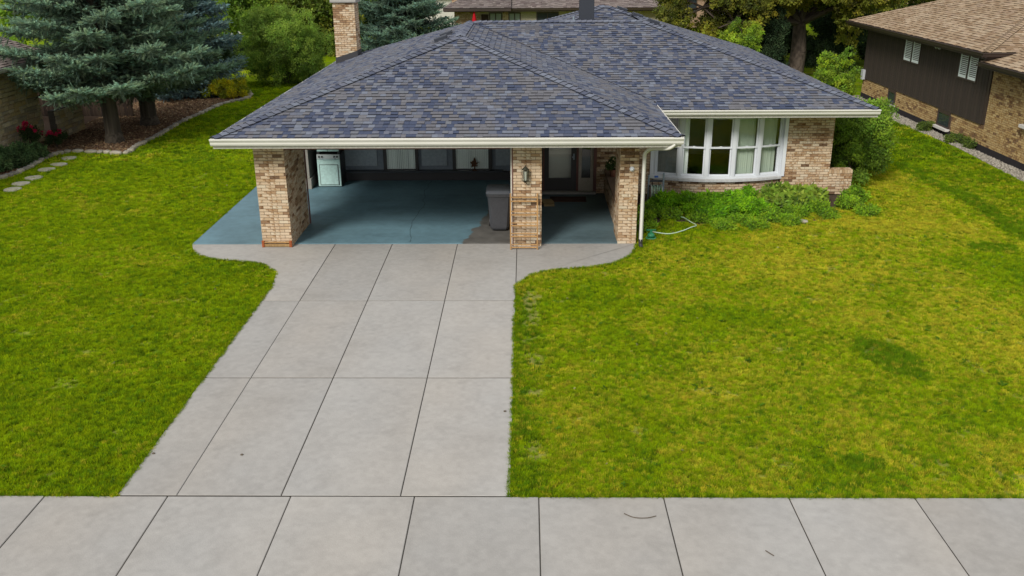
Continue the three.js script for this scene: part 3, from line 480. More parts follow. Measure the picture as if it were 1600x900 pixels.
// ---------------------------------------------------------------- things in the carport and on the porch
{ // wheeled bin
  const t = thing('wheelie_bin', 'dark grey wheeled rubbish bin with lid beside the middle pier', 'bin', [-.62, .014, -20.75]);
  const ring = (y, w, d, b = .05) => [[-w + b, -d], [w - b, -d], [w, -d + b], [w, d - b], [w - b, d], [-w + b, d], [-w, d - b], [-w, -d + b]].map(([x, z]) => V(x, y, z));
  const loft = (rs) => { const m = new MB(4); for (let k = 0; k + 1 < rs.length; k++) for (let i = 0; i < 8; i++) { const j = (i + 1) % 8; m.quad(rs[k][j], rs[k][i], rs[k + 1][i], rs[k + 1][j]); } m.poly(rs[0]); m.poly(rs[rs.length - 1].slice().reverse()); return m.geo(); };
  const pl = mat([.06, .062, .07], { roughness: .5, map: T.grain });
  mesh('body', loft([ring(.05, .20, .24), ring(.10, .215, .26), ring(.86, .27, .32), ring(.865, .295, .345), ring(.93, .295, .345)]), pl, t);
  mesh('lid', loft([ring(.932, .305, .36), ring(.965, .31, .365), ring(1.0, .27, .32), ring(1.015, .15, .18)]), mat([.11, .12, .14], { roughness: .45 }), t);
  mesh('handle', taper(V(-.22, .9, -.385), V(.22, .9, -.385), .016, .016, 8), pl, t);
  for (const s of [-1, 1]) mesh('wheel', new THREE.CylinderGeometry(.11, .11, .05, 18).rotateZ(Math.PI / 2).translate(s * .235, .11, -.22), M.darkTrim, t);
}
{ // stove and the white cabinet above it
  const t = thing('stove', 'old pale stove with knob panel and framed door beside the rear post', 'stove', [-5.48, .014, -25.12]), en = mat([.52, .74, .70], { roughness: .35, map: T.grain });
  mesh('body', bevelBox(.66, .92, .66, .012), M.darkTrim, t); mesh('front', bevelBox(.64, .76, .03, .008).translate(0, .02, .342), en, t); mesh('control_panel', bevelBox(.64, .13, .035, .008).translate(0, .79, .342), mat([.42, .46, .46], { roughness: .35 }), t);
  const d = mesh('door', bevelBox(.50, .56, .02, .006).translate(0, .07, .366), en, t); mesh('door_trim', merge([boxGeo(-.265, -.25, .06, .64, .357, .372), boxGeo(.25, .265, .06, .64, .357, .372), boxGeo(-.25, .25, .06, .072, .357, .372), boxGeo(-.25, .25, .628, .64, .357, .372)]), M.darkTrim, d);
  for (const x of [-.25, -.17, .17, .25]) mesh('knob', new THREE.CylinderGeometry(.024, .027, .03, 12).rotateX(Math.PI / 2).translate(x, .86, .374), M.darkTrim, t);
  mesh('handle', tube([[-.2, .805, .36], [-.19, .805, .40], [.19, .805, .40], [.2, .805, .36]], .009, 16, 6), M.metalGrey, t);
  const c = thing('storage_cabinet', 'pale cabinet standing on top of the old stove', 'cabinet', [-5.48, .934, -25.12]);
  mesh('feet', merge([[-.28, .28], [.28, .28], [-.28, -.26], [.28, -.26]].map(([x, z]) => boxGeo(x - .03, x + .03, 0, .06, z - .03, z + .03))), M.darkTrim, c); mesh('body', bevelBox(.62, .9, .62, .012).translate(0, .06, 0), M.darkTrim, c);
  for (const s of [-1, 1]) { const q = mesh('door', bevelBox(.30, .86, .025, .006).translate(s * .154, .08, .322), en, c); mesh('knob', new THREE.SphereGeometry(.016, 10, 8).translate(s * .03, .45, .345), M.metalGrey, q); }
}
{ // leaf-shaped ornament on the ledge
  const s = new THREE.Shape([[-.02, 0], [.02, 0], [.015, .12], [.09, .13], [.05, .17], [.12, .24], [.05, .22], [.02, .34], [-.01, .38], [-.03, .3], [-.09, .24], [-.12, .25], [-.08, .17], [-.10, .09], [-.015, .12]].map(a => new THREE.Vector2(...a)));
  const o = mesh('ornament', merge([new THREE.ExtrudeGeometry(s, { depth: .02, bevelEnabled: true, bevelSize: .004, bevelThickness: .004, bevelSegments: 1 }), bevelBox(.12, .02, .1, .004)]), mat([.13, .065, .035], { map: T.wood })); o.position.set(-1.46, .312, -25.44); tag(o, 'rusty brown leaf shaped ornament in front of the carport window', 'ornament');
}
{ // trellis leaning on the middle pier
  const t = thing('wooden_trellis', 'honey coloured wooden trellis leaning on the middle brick pier', 'trellis', [-.04, .0, -19.19]); t.rotation.x = -9.5 * D2R;
  for (const s of [-1, 1]) mesh('rail', bevelBox(.03, 1.25, .035, .004).translate(s * .295, 0, 0), M.wood, t);
  for (const [y, h] of [[.035, .032], [.10, .022], [.28, .03], [.35, .022], [.52, .03], [.585, .022], [.76, .03], [.84, .025], [1.06, .03], [1.15, .025]]) mesh('rung', bevelBox(.56, h, .018, .003).translate(0, y, .0), M.wood, t);
}
{ const t = thing('wooden_base_frame', 'low honey wood frame at the foot of the left brick pier', 'frame', [-5.6, 0, -19.405]); mesh('rail', bevelBox(.56, .06, .03, .004).translate(0, .012, 0), mat([.42, .27, .12], { map: T.wood }), t); mesh('rail', bevelBox(.56, .025, .03, .004).translate(0, .10, 0), M.wood, t); for (const s of [-1, 1]) mesh('end_block', bevelBox(.055, .15, .05, .006).translate(s * .31, 0, .0), mat([.46, .13, .05], { map: T.wood }), t); }
{ const t = mesh('doormat', bevelBox(.95, .018, .5, .006), mat([.085, .05, .04], { map: T.grain, bumpMap: T.fine, bumpScale: .01, roughness: 1 })); t.position.set(1.12, .014, -23.35); tag(t, 'brown doormat lying before the black front door', 'doormat'); }
{ const g = new THREE.BufferGeometry(), t = mesh('paving_stone', (() => { const s = new THREE.Shape([[-.13, -.26], [.12, -.28], [.15, .05], [.11, .27], [-.12, .26], [-.15, 0]].map(a => new THREE.Vector2(...a))); return new THREE.ExtrudeGeometry(s, { depth: .04, bevelEnabled: true, bevelSize: .008, bevelThickness: .008, bevelSegments: 1 }).rotateX(-Math.PI / 2); })(), mat([.40, .31, .18], { map: T.stone })); t.position.set(.58, .022, -22.95); t.rotation.y = .12; tag(t, 'flat yellowish stone lying on the porch beside the doormat', 'stone'); }

// ---------------------------------------------------------------- foliage kit
const mtx = new THREE.Matrix4(), qt = new THREE.Quaternion(), one = V(1, 1, 1);
function leafCluster(n, spread, size, seed, aspect = .5, droop = .2) {   // a spray of folded leaves
  const r = rngOf(seed), p = [], nn = [], idx = [];
  for (let k = 0; k < n; k++) {
    const c = V(rr(-1, 1, r), rr(-1, 1, r), rr(-1, 1, r)).multiplyScalar(spread * .62), d = V(rr(-1, 1, r), rr(-.6, .7, r) - droop, rr(-1, 1, r)).normalize(), s = V().crossVectors(d, V(rr(-.5, .5, r), 1, rr(-.5, .5, r))).normalize(), N = V().crossVectors(s, d), L = size * rr(.7, 1.25, r);
    const a = c, b = c.clone().addScaledVector(d, L * .5).addScaledVector(s, L * aspect * .5).addScaledVector(N, L * .06), e = c.clone().addScaledVector(d, L), f = c.clone().addScaledVector(d, L * .5).addScaledVector(s, -L * aspect * .5).addScaledVector(N, L * .06), o = p.length / 3;
    for (const q of [a, b, e, f]) { p.push(q.x, q.y, q.z); nn.push(N.x, N.y, N.z); } idx.push(o, o + 1, o + 2, o, o + 2, o + 3);
  }
  const g = new THREE.BufferGeometry(); g.setAttribute('position', new THREE.Float32BufferAttribute(p, 3)); g.setAttribute('normal', new THREE.Float32BufferAttribute(nn, 3)); g.setIndex(idx); return g;
}
function sprigGeo(n, seed) {                       // a spruce twig along +x, length 1, needles mostly above and to the sides
  const r = rngOf(seed), p = [], nn = [], idx = [];
  for (let k = 0; k < n; k++) {
    const t = k / n, a = rr(-2.3, 2.3, r), L = .30 * (1 - .45 * t) * rr(.75, 1.15, r), o = p.length / 3, c = V(t * .9, 0, 0), out = V(0, Math.cos(a), Math.sin(a)), d = V(.75, out.y * .8, out.z * .8).normalize(), s = V().crossVectors(d, out).normalize().multiplyScalar(.026), N = V().crossVectors(d, s).normalize();
    for (const q of [c.clone().add(s), c.clone().sub(s), c.clone().addScaledVector(d, L)]) { p.push(q.x, q.y, q.z); nn.push(N.x, N.y, N.z); } idx.push(o, o + 1, o + 2);
  }
  const g = new THREE.BufferGeometry(); g.setAttribute('position', new THREE.Float32BufferAttribute(p, 3)); g.setAttribute('normal', new THREE.Float32BufferAttribute(nn, 3)); g.setIndex(idx); return g;
}
function instances(name, geo, m, list, parent) {     // list of [Matrix4, Color]
  const im = new THREE.InstancedMesh(geo, m, list.length); list.forEach(([a, c], k) => { im.setMatrixAt(k, a); im.setColorAt(k, c); }); im.name = parent === scene ? numbered(name) : name; im.castShadow = im.receiveShadow = true; stuff(im); parent.add(im); return im;
}
const SPRIG = sprigGeo(46, 5);
function spruce(x, z, o) {
  const { H, Rm, y0, tint, name, label, seed, group, tr = .3, levels = .36, per = 7, droop = .22 } = o, r = rngOf(seed), t = thing(name, label, 'spruce', [x, GY, z], group);
  const lean = V(rr(-.02, .02, r), 1, rr(-.02, .02, r)); mesh('trunk', merge([taper(V(0, -.1, 0), V(0, .35, 0), tr * 1.35, tr, 12), taper(V(0, .35, 0), V(lean.x * H, H, lean.z * H), tr, .03, 10)]), M.barkB, t);
  const limbs = [], L = [], col = () => { const k = rr(.5, 1.3, r), w = rr(-.1, .14, r); return rgb(tint[0] * k * (1 + w), tint[1] * k, tint[2] * k * (1 - w)); };
  const put = (p, d, s, young) => { const f = V(0, 1, 0), X = d.clone().normalize(), Zv = V().crossVectors(X, f).normalize(), Y = V().crossVectors(Zv, X); mtx.makeBasis(X, Y, Zv); qt.setFromRotationMatrix(mtx); const q2 = new THREE.Quaternion().setFromAxisAngle(V(1, 0, 0), rr(-.5, .5, r)); const c = col(); if (young) { c.multiplyScalar(1.75); c.g *= 1.05; } else c.multiplyScalar(.92); L.push([new THREE.Matrix4().compose(p, qt.clone().multiply(q2), one.clone().multiplyScalar(s)), c]); };
  for (let y = y0, k = 0; y < H - .3; y += levels * rr(.85, 1.15, r), k++) {
    const f = (y - y0) / (H - y0), Lb = Rm * Math.pow(1 - f, .75) * (f < .06 ? .85 : 1);
    for (let b = 0; b < per; b++) {
      const a = k * 2.4 + b * 6.283 / per + rr(-.35, .35, r), len = Lb * rr(.68, 1.12, r), dr = droop * rr(.6, 1.5, r) * (1 - f * .7), base = V(lean.x * y, y + rr(-.15, .15, r), lean.z * y), D = V(Math.cos(a), 0, Math.sin(a)), S = V(-Math.sin(a), 0, Math.cos(a));
      const P = s => base.clone().addScaledVector(D, len * s).add(V(0, len * (-dr * 1.7 * s + dr * 1.25 * s * s) + .1 * s, 0)).addScaledVector(S, .25 * Math.sin(s * 3 + b) * s);
      limbs.push(taper(P(0).add(V(0, -.06, 0)), P(.4).add(V(0, -.06, 0)), .03, .02, 5), taper(P(.4).add(V(0, -.06, 0)), P(.75).add(V(0, -.05, 0)), .02, .012, 4));
      const n = Math.max(4, Math.round(len / .19));
      for (let i = 0; i <= n; i++) {
        const s = .16 + .84 * i / n, p = P(s), T0 = V().subVectors(P(Math.min(1, s + .05)), P(s - .05)).normalize(), side = (.22 + .62 * (1 - s)) * Math.min(1, len / 2.2);
        put(p, T0.clone().add(V(rr(-.3, .3, r), rr(.0, .5, r), rr(-.3, .3, r))), rr(.28, .42, r), s > .8); put(p.clone().addScaledVector(S, rr(-.1, .1, r)), T0.clone().add(V(rr(-.6, .6, r), rr(.1, .6, r), rr(-.6, .6, r))), rr(.25, .36, r), s > .7);
        for (const g of [-1, 1]) { const m = Math.max(1, Math.round(side / .19)), dir = T0.clone().multiplyScalar(.75).addScaledVector(S, g * rr(.7, 1.1, r)).normalize(); for (let j = 0; j < m; j++) { const e = p.clone().addScaledVector(dir, j * .19 + rr(0, .06, r)).add(V(0, -.05 * j * j * .6 - rr(0, .05, r), 0)); put(e, dir.clone().add(V(rr(-.3, .3, r), rr(-.75, .15, r), rr(-.3, .3, r))), rr(.26, .42, r), false); if (j === m - 1) for (let q = 0; q < 4; q++) put(e.clone().addScaledVector(dir, .1).add(V(rr(-.1, .1, r), rr(0, .09, r), rr(-.1, .1, r))), dir.clone().add(V(rr(-.8, .8, r), rr(.0, .7, r), rr(-.8, .8, r))), rr(.22, .34, r), true); } }
        if (r() < .75) put(p.clone().add(V(0, -.05, 0)), V(rr(-.5, .5, r) + D.x * .4, -1, rr(-.5, .5, r) + D.z * .4), rr(.25, .45, r), false);
      }
    }
  }
  mesh('limbs', merge(limbs), M.barkB, t); instances('crown', SPRIG, o.mat, L, t); return t;
}
// broadleaf crown: ellipsoids [x, y, z, rx, ry, rz] broken into clumps of leaf sprays
function crownList(E, n, sub, tints, r, lo = .55, scl = [.8, 1.3]) {
  const L = [], clumps = [];
  const vol = E.map(e => Math.pow(e[3] * e[4] * e[5], .667)), tot = vol.reduce((a, b) => a + b, 0);
  E.forEach((e, q) => {
    const m = Math.max(3, Math.round(sub * vol[q] / tot)); for (let k = 0; k < m; k++) { const d = V(rr(-1, 1, r), rr(-.75, 1, r), rr(-1, 1, r)).normalize(), f = rr(lo, .92, r), c = V(e[0] + d.x * e[3] * f, e[1] + d.y * e[4] * f, e[2] + d.z * e[5] * f); clumps.push([c, Math.min(e[3], e[4], e[5]) * rr(.20, .40, r), tints[Math.floor(r() * tints.length)], d]); }
  });
  const tv = clumps.reduce((a, c) => a + c[1] * c[1], 0);
  for (const [c, R0, tint, d] of clumps) { const m = Math.max(4, Math.round(n * R0 * R0 / tv)); for (let k = 0; k < m; k++) { const v = V(rr(-1, 1, r), rr(-1, 1, r), rr(-1, 1, r)); if (v.lengthSq() > 1) { v.normalize(); } const p = c.clone().addScaledVector(v, R0 * rr(.75, 1.15, r)), j = rr(.65, 1.35, r), w = rr(-.12, .18, r); qt.setFromEuler(new THREE.Euler(rr(0, 6.28, r), rr(0, 6.28, r), rr(0, 6.28, r))); L.push([new THREE.Matrix4().compose(p, qt, one.clone().multiplyScalar(rr(...scl, r))), rgb(tint[0] * j * (1 + w), tint[1] * j, tint[2] * j)]); } }
  return [L, clumps];
}
const LEAF = { mid: leafCluster(12, .16, .11, 3), big: leafCluster(12, .24, .16, 4, .6), small: leafCluster(14, .10, .06, 5, .45), fern: leafCluster(16, .10, .085, 6, .32, .1), hosta: leafCluster(9, .09, .13, 7, .6, .1) };
const fm = foliageMat([1, 1, 1], .42), fmDark = foliageMat([1, 1, 1], .2);
const spruceMat = foliageMat([1, 1, 1], .25);
function broadleaf(name, label, cat, pos, o) {
  const { E, n, sub, tints, leaf = 'mid', trunk, h0 = 1.5, seed, group, bark = M.barkA, scl } = o, r = rngOf(seed), t = thing(name, label, cat, [pos[0], GY, pos[1]], group), [L, cl] = crownList(E, n, sub, tints, r, o.lo, scl);
  const g = [], top = V(0, h0, 0);
  if (trunk) { const pts = [V(0, -.1, 0), V(trunk * .2, h0 * .5, 0), top]; g.push(taper(pts[0], V(0, .25, 0), trunk * 1.4, trunk * 1.02, 12), taper(V(0, .25, 0), pts[1], trunk * 1.02, trunk * .9, 12), taper(pts[1], top, trunk * .9, trunk * .7, 12)); mesh('trunk', merge(g), bark, t); }
  const lim = []; for (const e of E) { const c = V(e[0], e[1] - e[4] * .2, e[2]), w = trunk ? trunk * .45 : .03, from = trunk ? top : V(e[0] * .2, 0, e[2] * .2), mid = from.clone().lerp(c, .5).add(V(0, .15 * e[4], 0)); lim.push(taper(from, mid, w, w * .7), taper(mid, c, w * .7, w * .4)); for (const q of cl) if (q[0].distanceTo(c) < e[3] * 1.1 && r() < .35) lim.push(taper(c, q[0], w * .35, w * .1, 5)); }
  mesh(trunk ? 'limbs' : 'stems', merge(lim), bark, t); instances(trunk ? 'crown' : 'foliage', LEAF[leaf], o.mat || fm, L, t); return t;
}

// ---------------------------------------------------------------- trees and shrubs
spruce(-14.35, -31.3, { H: 11, Rm: 3.65, y0: 2.3, tint: [.145, .215, .152], mat: spruceMat, name: 'spruce_tree', label: 'big grey green spruce with bare lower trunk beside the stone wall', seed: 21, tr: .27, droop: .26 });
spruce(-14.4, -34.6, { H: 11.5, Rm: 3.3, y0: 1.7, tint: [.125, .190, .132], mat: spruceMat, name: 'spruce_tree', label: 'second grey green spruce, in the mulch behind the first trunk', seed: 22, tr: .30, droop: .24 });
spruce(-15.6, -41.6, { H: 12, Rm: 2.8, y0: .4, tint: [.155, .230, .245], mat: spruceMat, name: 'blue_spruce_tree', label: 'blue spruce with branches down to the ground beside the yellow juniper', seed: 23, tr: .25, levels: .33, droop: .2 });
spruce(-6.15, -47.5, { H: 10, Rm: 3.0, y0: .7, tint: [.125, .195, .150], mat: spruceMat, name: 'spruce_tree', label: 'green spruce standing behind the chimney', seed: 24, tr: .24, droop: .25 });
{
  const green = [[.16, .28, .03], [.21, .35, .036], [.12, .22, .026]], olive = [[.17, .19, .025], [.22, .235, .03], [.115, .135, .022], [.29, .29, .035]], lime = [[.24, .36, .02], [.19, .30, .02], [.28, .39, .03]], dark = [[.03, .055, .025], [.04, .07, .03]];
  broadleaf('round_bush', 'large round green bush on the lawn beside the chimney', 'bush', [-11.75, -45.3], { E: [[0, 1.75, 0, 2.15, 1.95, 2.1], [.3, .7, .2, 1.9, .9, 1.8], [-.4, 2.6, -.2, 1.3, 1.1, 1.3]], n: 5200, sub: 110, tints: [[.20, .32, .05], [.25, .39, .055], [.15, .25, .04]], leaf: 'small', seed: 31, scl: [1.1, 2.0] });
  broadleaf('maple_tree', 'big spreading olive tree with thick trunk behind the house', 'tree', [13.3, -46], { E: [[-4.9, 4.0, 1, 2.5, 2.5, 2.2], [-2.2, 4.9, 1.4, 2.5, 2.3, 2.2], [.4, 5.6, 1.2, 2.9, 2.7, 2.4], [2.5, 3.9, 1.2, 1.8, 1.9, 1.7], [-3.6, 3.2, 2.0, 1.6, 1.3, 1.3], [-3, 7.5, -.5, 3, 2.6, 3], [1.5, 8.5, -1, 3.4, 2.6, 3.2], [4.2, 6.4, -.5, 2.2, 2.6, 2.4]], n: 24000, sub: 330, tints: olive, leaf: 'mid', trunk: .42, h0: 2.7, seed: 32, scl: [1.0, 1.7] });
  broadleaf('maple_tree', 'olive tree behind the big spreading one', 'tree', [17.5, -54], { E: [[-3, 5, 0, 3.5, 3.2, 3], [1.5, 6, 0, 4, 3.4, 3], [5, 5, 0, 3, 3, 3]], n: 6000, sub: 110, tints: dark.concat(olive.slice(2, 3)), leaf: 'big', trunk: .35, h0: 2.4, seed: 33, scl: [1.2, 1.9] });
  broadleaf('young_tree', 'small bright green tree above the roof hip', 'tree', [9.05, -40], { E: [[0, 2.2, 0, .95, 1.0, .95], [.1, 3.0, 0, .5, .45, .5]], n: 1100, sub: 40, tints: lime.concat(green), leaf: 'mid', trunk: .06, h0: 1.2, seed: 34, scl: [.7, 1.1] });
  broadleaf('lilac_shrub', 'loose light green shrub between the roof and the brown house', 'shrub', [10.35, -31.2], { E: [[0, 1.5, 0, .9, 1.35, .9], [-.35, 2.5, .1, .35, .6, .4], [.3, 2.4, .1, .4, .7, .4]], n: 1700, sub: 70, tints: lime.concat(green), leaf: 'mid', seed: 35, scl: [.6, 1.0] });
  broadleaf('forsythia_bush', 'tall leafy bush against the right end of the house', 'bush', [9.4, -25.9], { E: [[0, 1.05, 0, .85, 1.2, 1.25], [.25, 1.35, -.3, .8, 1.0, 1.05], [-.35, .6, 1.0, .5, .65, .6]], n: 4200, sub: 110, tints: green.concat([lime[1]]), leaf: 'small', seed: 36, scl: [.9, 1.6] });
  broadleaf('dark_yew', 'dark upright yew beside the thick tree trunk', 'shrub', [11.7, -44.6], { E: [[0, 1.6, 0, .75, 1.7, .75], [.2, 3, 0, .5, .9, .5]], n: 1600, sub: 50, tints: dark, leaf: 'small', seed: 37, mat: fmDark, scl: [1.4, 2.2] });
  broadleaf('dark_yew', 'dark spreading yew between the thick trunk and the brown house', 'shrub', [15.6, -47.5], { E: [[0, 1.6, 0, 1.5, 1.9, 1], [-.8, 1.0, .5, .8, 1.1, .7]], n: 2200, sub: 60, tints: dark, leaf: 'small', seed: 38, mat: fmDark, scl: [1.4, 2.2] });
  broadleaf('dark_hedge', 'tall dark hedge closing the gap behind the thick tree trunk', 'hedge', [16.2, -51.5], { E: [[-3.2, 1.5, 0, 1.5, 1.7, .9], [-.8, 1.7, .2, 1.6, 1.9, .9], [1.6, 1.6, 0, 1.6, 1.9, .9], [4, 1.6, 0, 1.6, 1.8, .9]], n: 5200, sub: 140, tints: dark.concat([[.06, .09, .03]]), leaf: 'small', seed: 57, mat: fmDark, scl: [1.5, 2.4] });
  broadleaf('cone_yew', 'small dark cone shaped evergreen behind the roof', 'shrub', [11.2, -48.5], { E: [[0, .5, 0, .45, .5, .45], [0, 1.1, 0, .26, .5, .26], [0, 1.6, 0, .12, .35, .12]], n: 500, sub: 30, tints: dark, leaf: 'small', seed: 39, mat: fmDark, scl: [.8, 1.3] });
  broadleaf('golden_juniper', 'low golden juniper at the tip of the mulch bed', 'shrub', [-13.35, -41.2], { E: [[0, .42, 0, .95, .42, .8], [-.7, .35, .2, .6, .36, .6], [.45, .3, .1, .6, .35, .55]], n: 1300, sub: 46, tints: [[.50, .48, .015], [.40, .41, .015], [.24, .29, .02]], leaf: 'fern', seed: 40, mat: fm, scl: [.9, 1.5] });
  // trees further back
  const far = [[-16.2, -60, 3.0, 3.2, 2.6, green, 'leafy green tree beyond the round bush', 41], [-12.6, -58, 2.5, 2.7, 2.3, [[.16, .2, .02], [.11, .16, .02]], 'yellow green tree behind the round bush', 42], [-9.8, -62, 3.0, 3.6, 2.6, dark.concat(green.slice(2)), 'dark green tree left of the chimney, beyond the bush', 43], [-20.5, -66, 3.2, 3.4, 3, green, 'green tree behind the blue spruce', 44], [22, -66, 4, 4.6, 3.4, dark.concat(green), 'tall dark tree behind the brown house roof', 45], [29, -60, 4, 5, 3.4, dark.concat(green), 'dark tree at the back of the brown house', 46], [-25, -52, 4, 5, 3, green, 'green tree behind the stone house', 47], [9, -84, 3.4, 4, 3, green, 'green tree across the back gardens', 48], [-3, -86, 3.5, 4.2, 3, green, 'green tree far behind the ranch house', 49]];
  for (const [x, z, rx, y, ry, tints, label, seed] of far) broadleaf('garden_tree', label, 'tree', [x, z], { E: [[0, y, 0, rx, ry, rx], [rx * .4, y * .62, rx * .3, rx * .7, ry * .6, rx * .7], [-rx * .45, y * .6, .2, rx * .65, ry * .6, rx * .65]], n: 3200, sub: 80, tints, leaf: 'big', trunk: .2, h0: 1.4, seed, group: 'trees in the back gardens', scl: [1.1, 1.8] });
  for (const [x, z, s] of [[-8.6, -50.2, 50], [-7.0, -51.2, 51], [-4.4, -50.6, 52]]) broadleaf('lime_shrub', 'lime green shrub under the spruce behind the chimney', 'shrub', [x, z], { E: [[0, .8, 0, .7, .85, .6], [.3, 1.3, 0, .3, .5, .3]], n: 520, sub: 26, tints: [[.26, .33, .015], [.2, .28, .02]], leaf: 'mid', seed: s, group: 'lime shrubs under the far spruce', scl: [.8, 1.3] });
  for (const [x, z, s] of [[-17.2, -50.5, 55], [-15.9, -51.5, 56]]) broadleaf('dark_hedge', 'low dark evergreen bush at the end of the garden path', 'bush', [x, z], { E: [[0, .8, 0, 1.1, .9, .8]], n: 900, sub: 40, tints: dark, leaf: 'small', seed: s, mat: fmDark, group: 'dark bushes by the path', scl: [1.3, 2] });
}
{ // flower bed under the bow window
  const rich = [[.19, .43, .012], [.24, .49, .015], [.14, .34, .012]], pale = [[.24, .37, .04], [.19, .31, .035], [.29, .40, .06]], mixd = [[.19, .36, .018], [.25, .42, .02], [.15, .29, .018]], r = rngOf(61);
  const spots = [[3.95, -22.8, .45, .36, 0], [4.55, -22.6, .5, .42, 0], [5.15, -22.5, .55, .48, 0], [5.65, -22.7, .5, .5, 0], [4.3, -22.1, .45, .42, 0], [4.95, -21.9, .45, .42, 0], [5.55, -22.05, .42, .45, 0], [3.5, -22.6, .38, .40, 0], [6.2, -22.45, .42, .5, 1], [6.5, -22.95, .42, .55, 1], [6.95, -22.75, .4, .46, 1], [7.45, -23.05, .36, .42, 1], [7.35, -22.3, .35, .25, 2], [6.7, -21.85, .4, .25, 2], [6.0, -21.65, .4, .24, 2], [8.2, -22.6, .42, .3, 2], [8.5, -22.0, .35, .22, 2], [2.95, -21.6, .36, .2, 2], [3.05, -22.0, .38, .28, 2], [3.6, -21.75, .33, .2, 2], [2.8, -20.6, .2, .2, 2], [8.65, -23.3, .4, .4, 2], [4.3, -21.5, .33, .18, 2], [5.2, -21.3, .35, .2, 2], [4.75, -20.9, .34, .16, 2], [5.5, -20.95, .34, .17, 2], [6.3, -21.2, .34, .17, 2], [7.5, -21.75, .3, .16, 2], [4.6, -21.6, .36, .26, 0], [5.9, -22.0, .36, .3, 0]];
  const D = [['ferny_perennial', 'feathery rich green perennial under the bow window', rich, 'fern', 'ferny perennials under the bow window'], ['hosta', 'pale leafy hosta in the bed against the brick wall', pale, 'hosta', 'hostas along the brick wall'], ['ground_plant', 'low green plant at the edge of the flower bed', mixd, 'small', 'low plants edging the flower bed']];
  const own = { 7: 'feathery green perennial right beside the hose reel', 11: 'pale leafy hosta beside the low brick end wall', 8: 'pale hosta touching the feathery perennials', 15: 'low green plant past the end of the low brick wall', 16: 'low green plant beside the flat stone at the bed corner', 21: 'green plant at the foot of the low brick end wall', 20: 'low plant beside the downspout outlet', 18: 'low green plant in front of the hose reel', 17: 'low green plant between downspout and hose loop' };
  spots.map(a => [a[0], a[1], a[2], a[3] * .86, a[4]]).forEach(([x, z, w, h, k], i) => broadleaf(D[k][0], own[i] || D[k][1], 'plant', [x, z], { E: [[0, h * .5, 0, w, h * .5, w * .85], [rr(-.1, .1, r), h * .7, 0, w * .6, h * .4, w * .6]], n: k === 2 ? 170 : 420, sub: 24, tints: D[k][2], leaf: D[k][3], seed: 70 + i, group: D[k][4], lo: .4, scl: [.8, 1.4] }));
}
{ // plants along the gravel of the brown house, roses and bushes by the stone wall
  for (const [px, py, s] of [[1447, 203, 1], [1490, 222, 2], [1518, 230, 3]]) { const [x, z] = gp(px, py); broadleaf('border_plant', 'small green plant in the gravel strip', 'plant', [x, z], { E: [[0, .14, 0, .34, .15, .3]], n: 110, sub: 12, tints: [[.14, .2, .03], [.1, .16, .03]], leaf: 'small', seed: 100 + s, group: 'plants in the gravel strip', scl: [.9, 1.4] }); }
  for (const [x, z, w, h, s] of [[-16.1, -27.7, .8, .6, 1], [-16.3, -26.6, .7, .55, 2], [-15.8, -28.6, .45, .4, 3]]) broadleaf('lavender_bush', 'dark green spiky bush at the foot of the stone wall', 'bush', [x, z], { E: [[0, h * .5, 0, w, h * .55, w]], n: 420, sub: 24, tints: [[.06, .11, .04], [.08, .14, .05]], leaf: 'fern', seed: 110 + s, mat: fmDark, group: 'spiky bushes by the stone wall', scl: [1, 1.6] });
  for (const [x, z, h, s] of [[-16.35, -29.6, 1.0, 1], [-15.9, -30.3, .62, 2]]) {
    const t = broadleaf('rose_bush', s === 1 ? 'taller rose bush with crimson flowers against the stone wall' : 'low rose bush with crimson flowers by the wall corner', 'rose bush', [x, z], { E: [[0, h * .6, 0, .36, h * .4, .32]], n: 170, sub: 16, tints: [[.04, .07, .02]], leaf: 'small', seed: 120 + s, scl: [.8, 1.2] }), r = rngOf(s + 9), c = leafCluster(14, .05, .07, 9, .8, 0), m = mat([.36, .012, .05], { side: THREE.DoubleSide });
    for (let k = 0; k < 11; k++) { const f = mesh('flower', c, m, t); f.position.set(rr(-.34, .34, r), h * rr(.75, 1.05, r), rr(.05, .34, r)); f.rotation.set(rr(0, 6, r), rr(0, 6, r), 0); f.scale.setScalar(rr(.9, 1.4, r)); }
  }
}
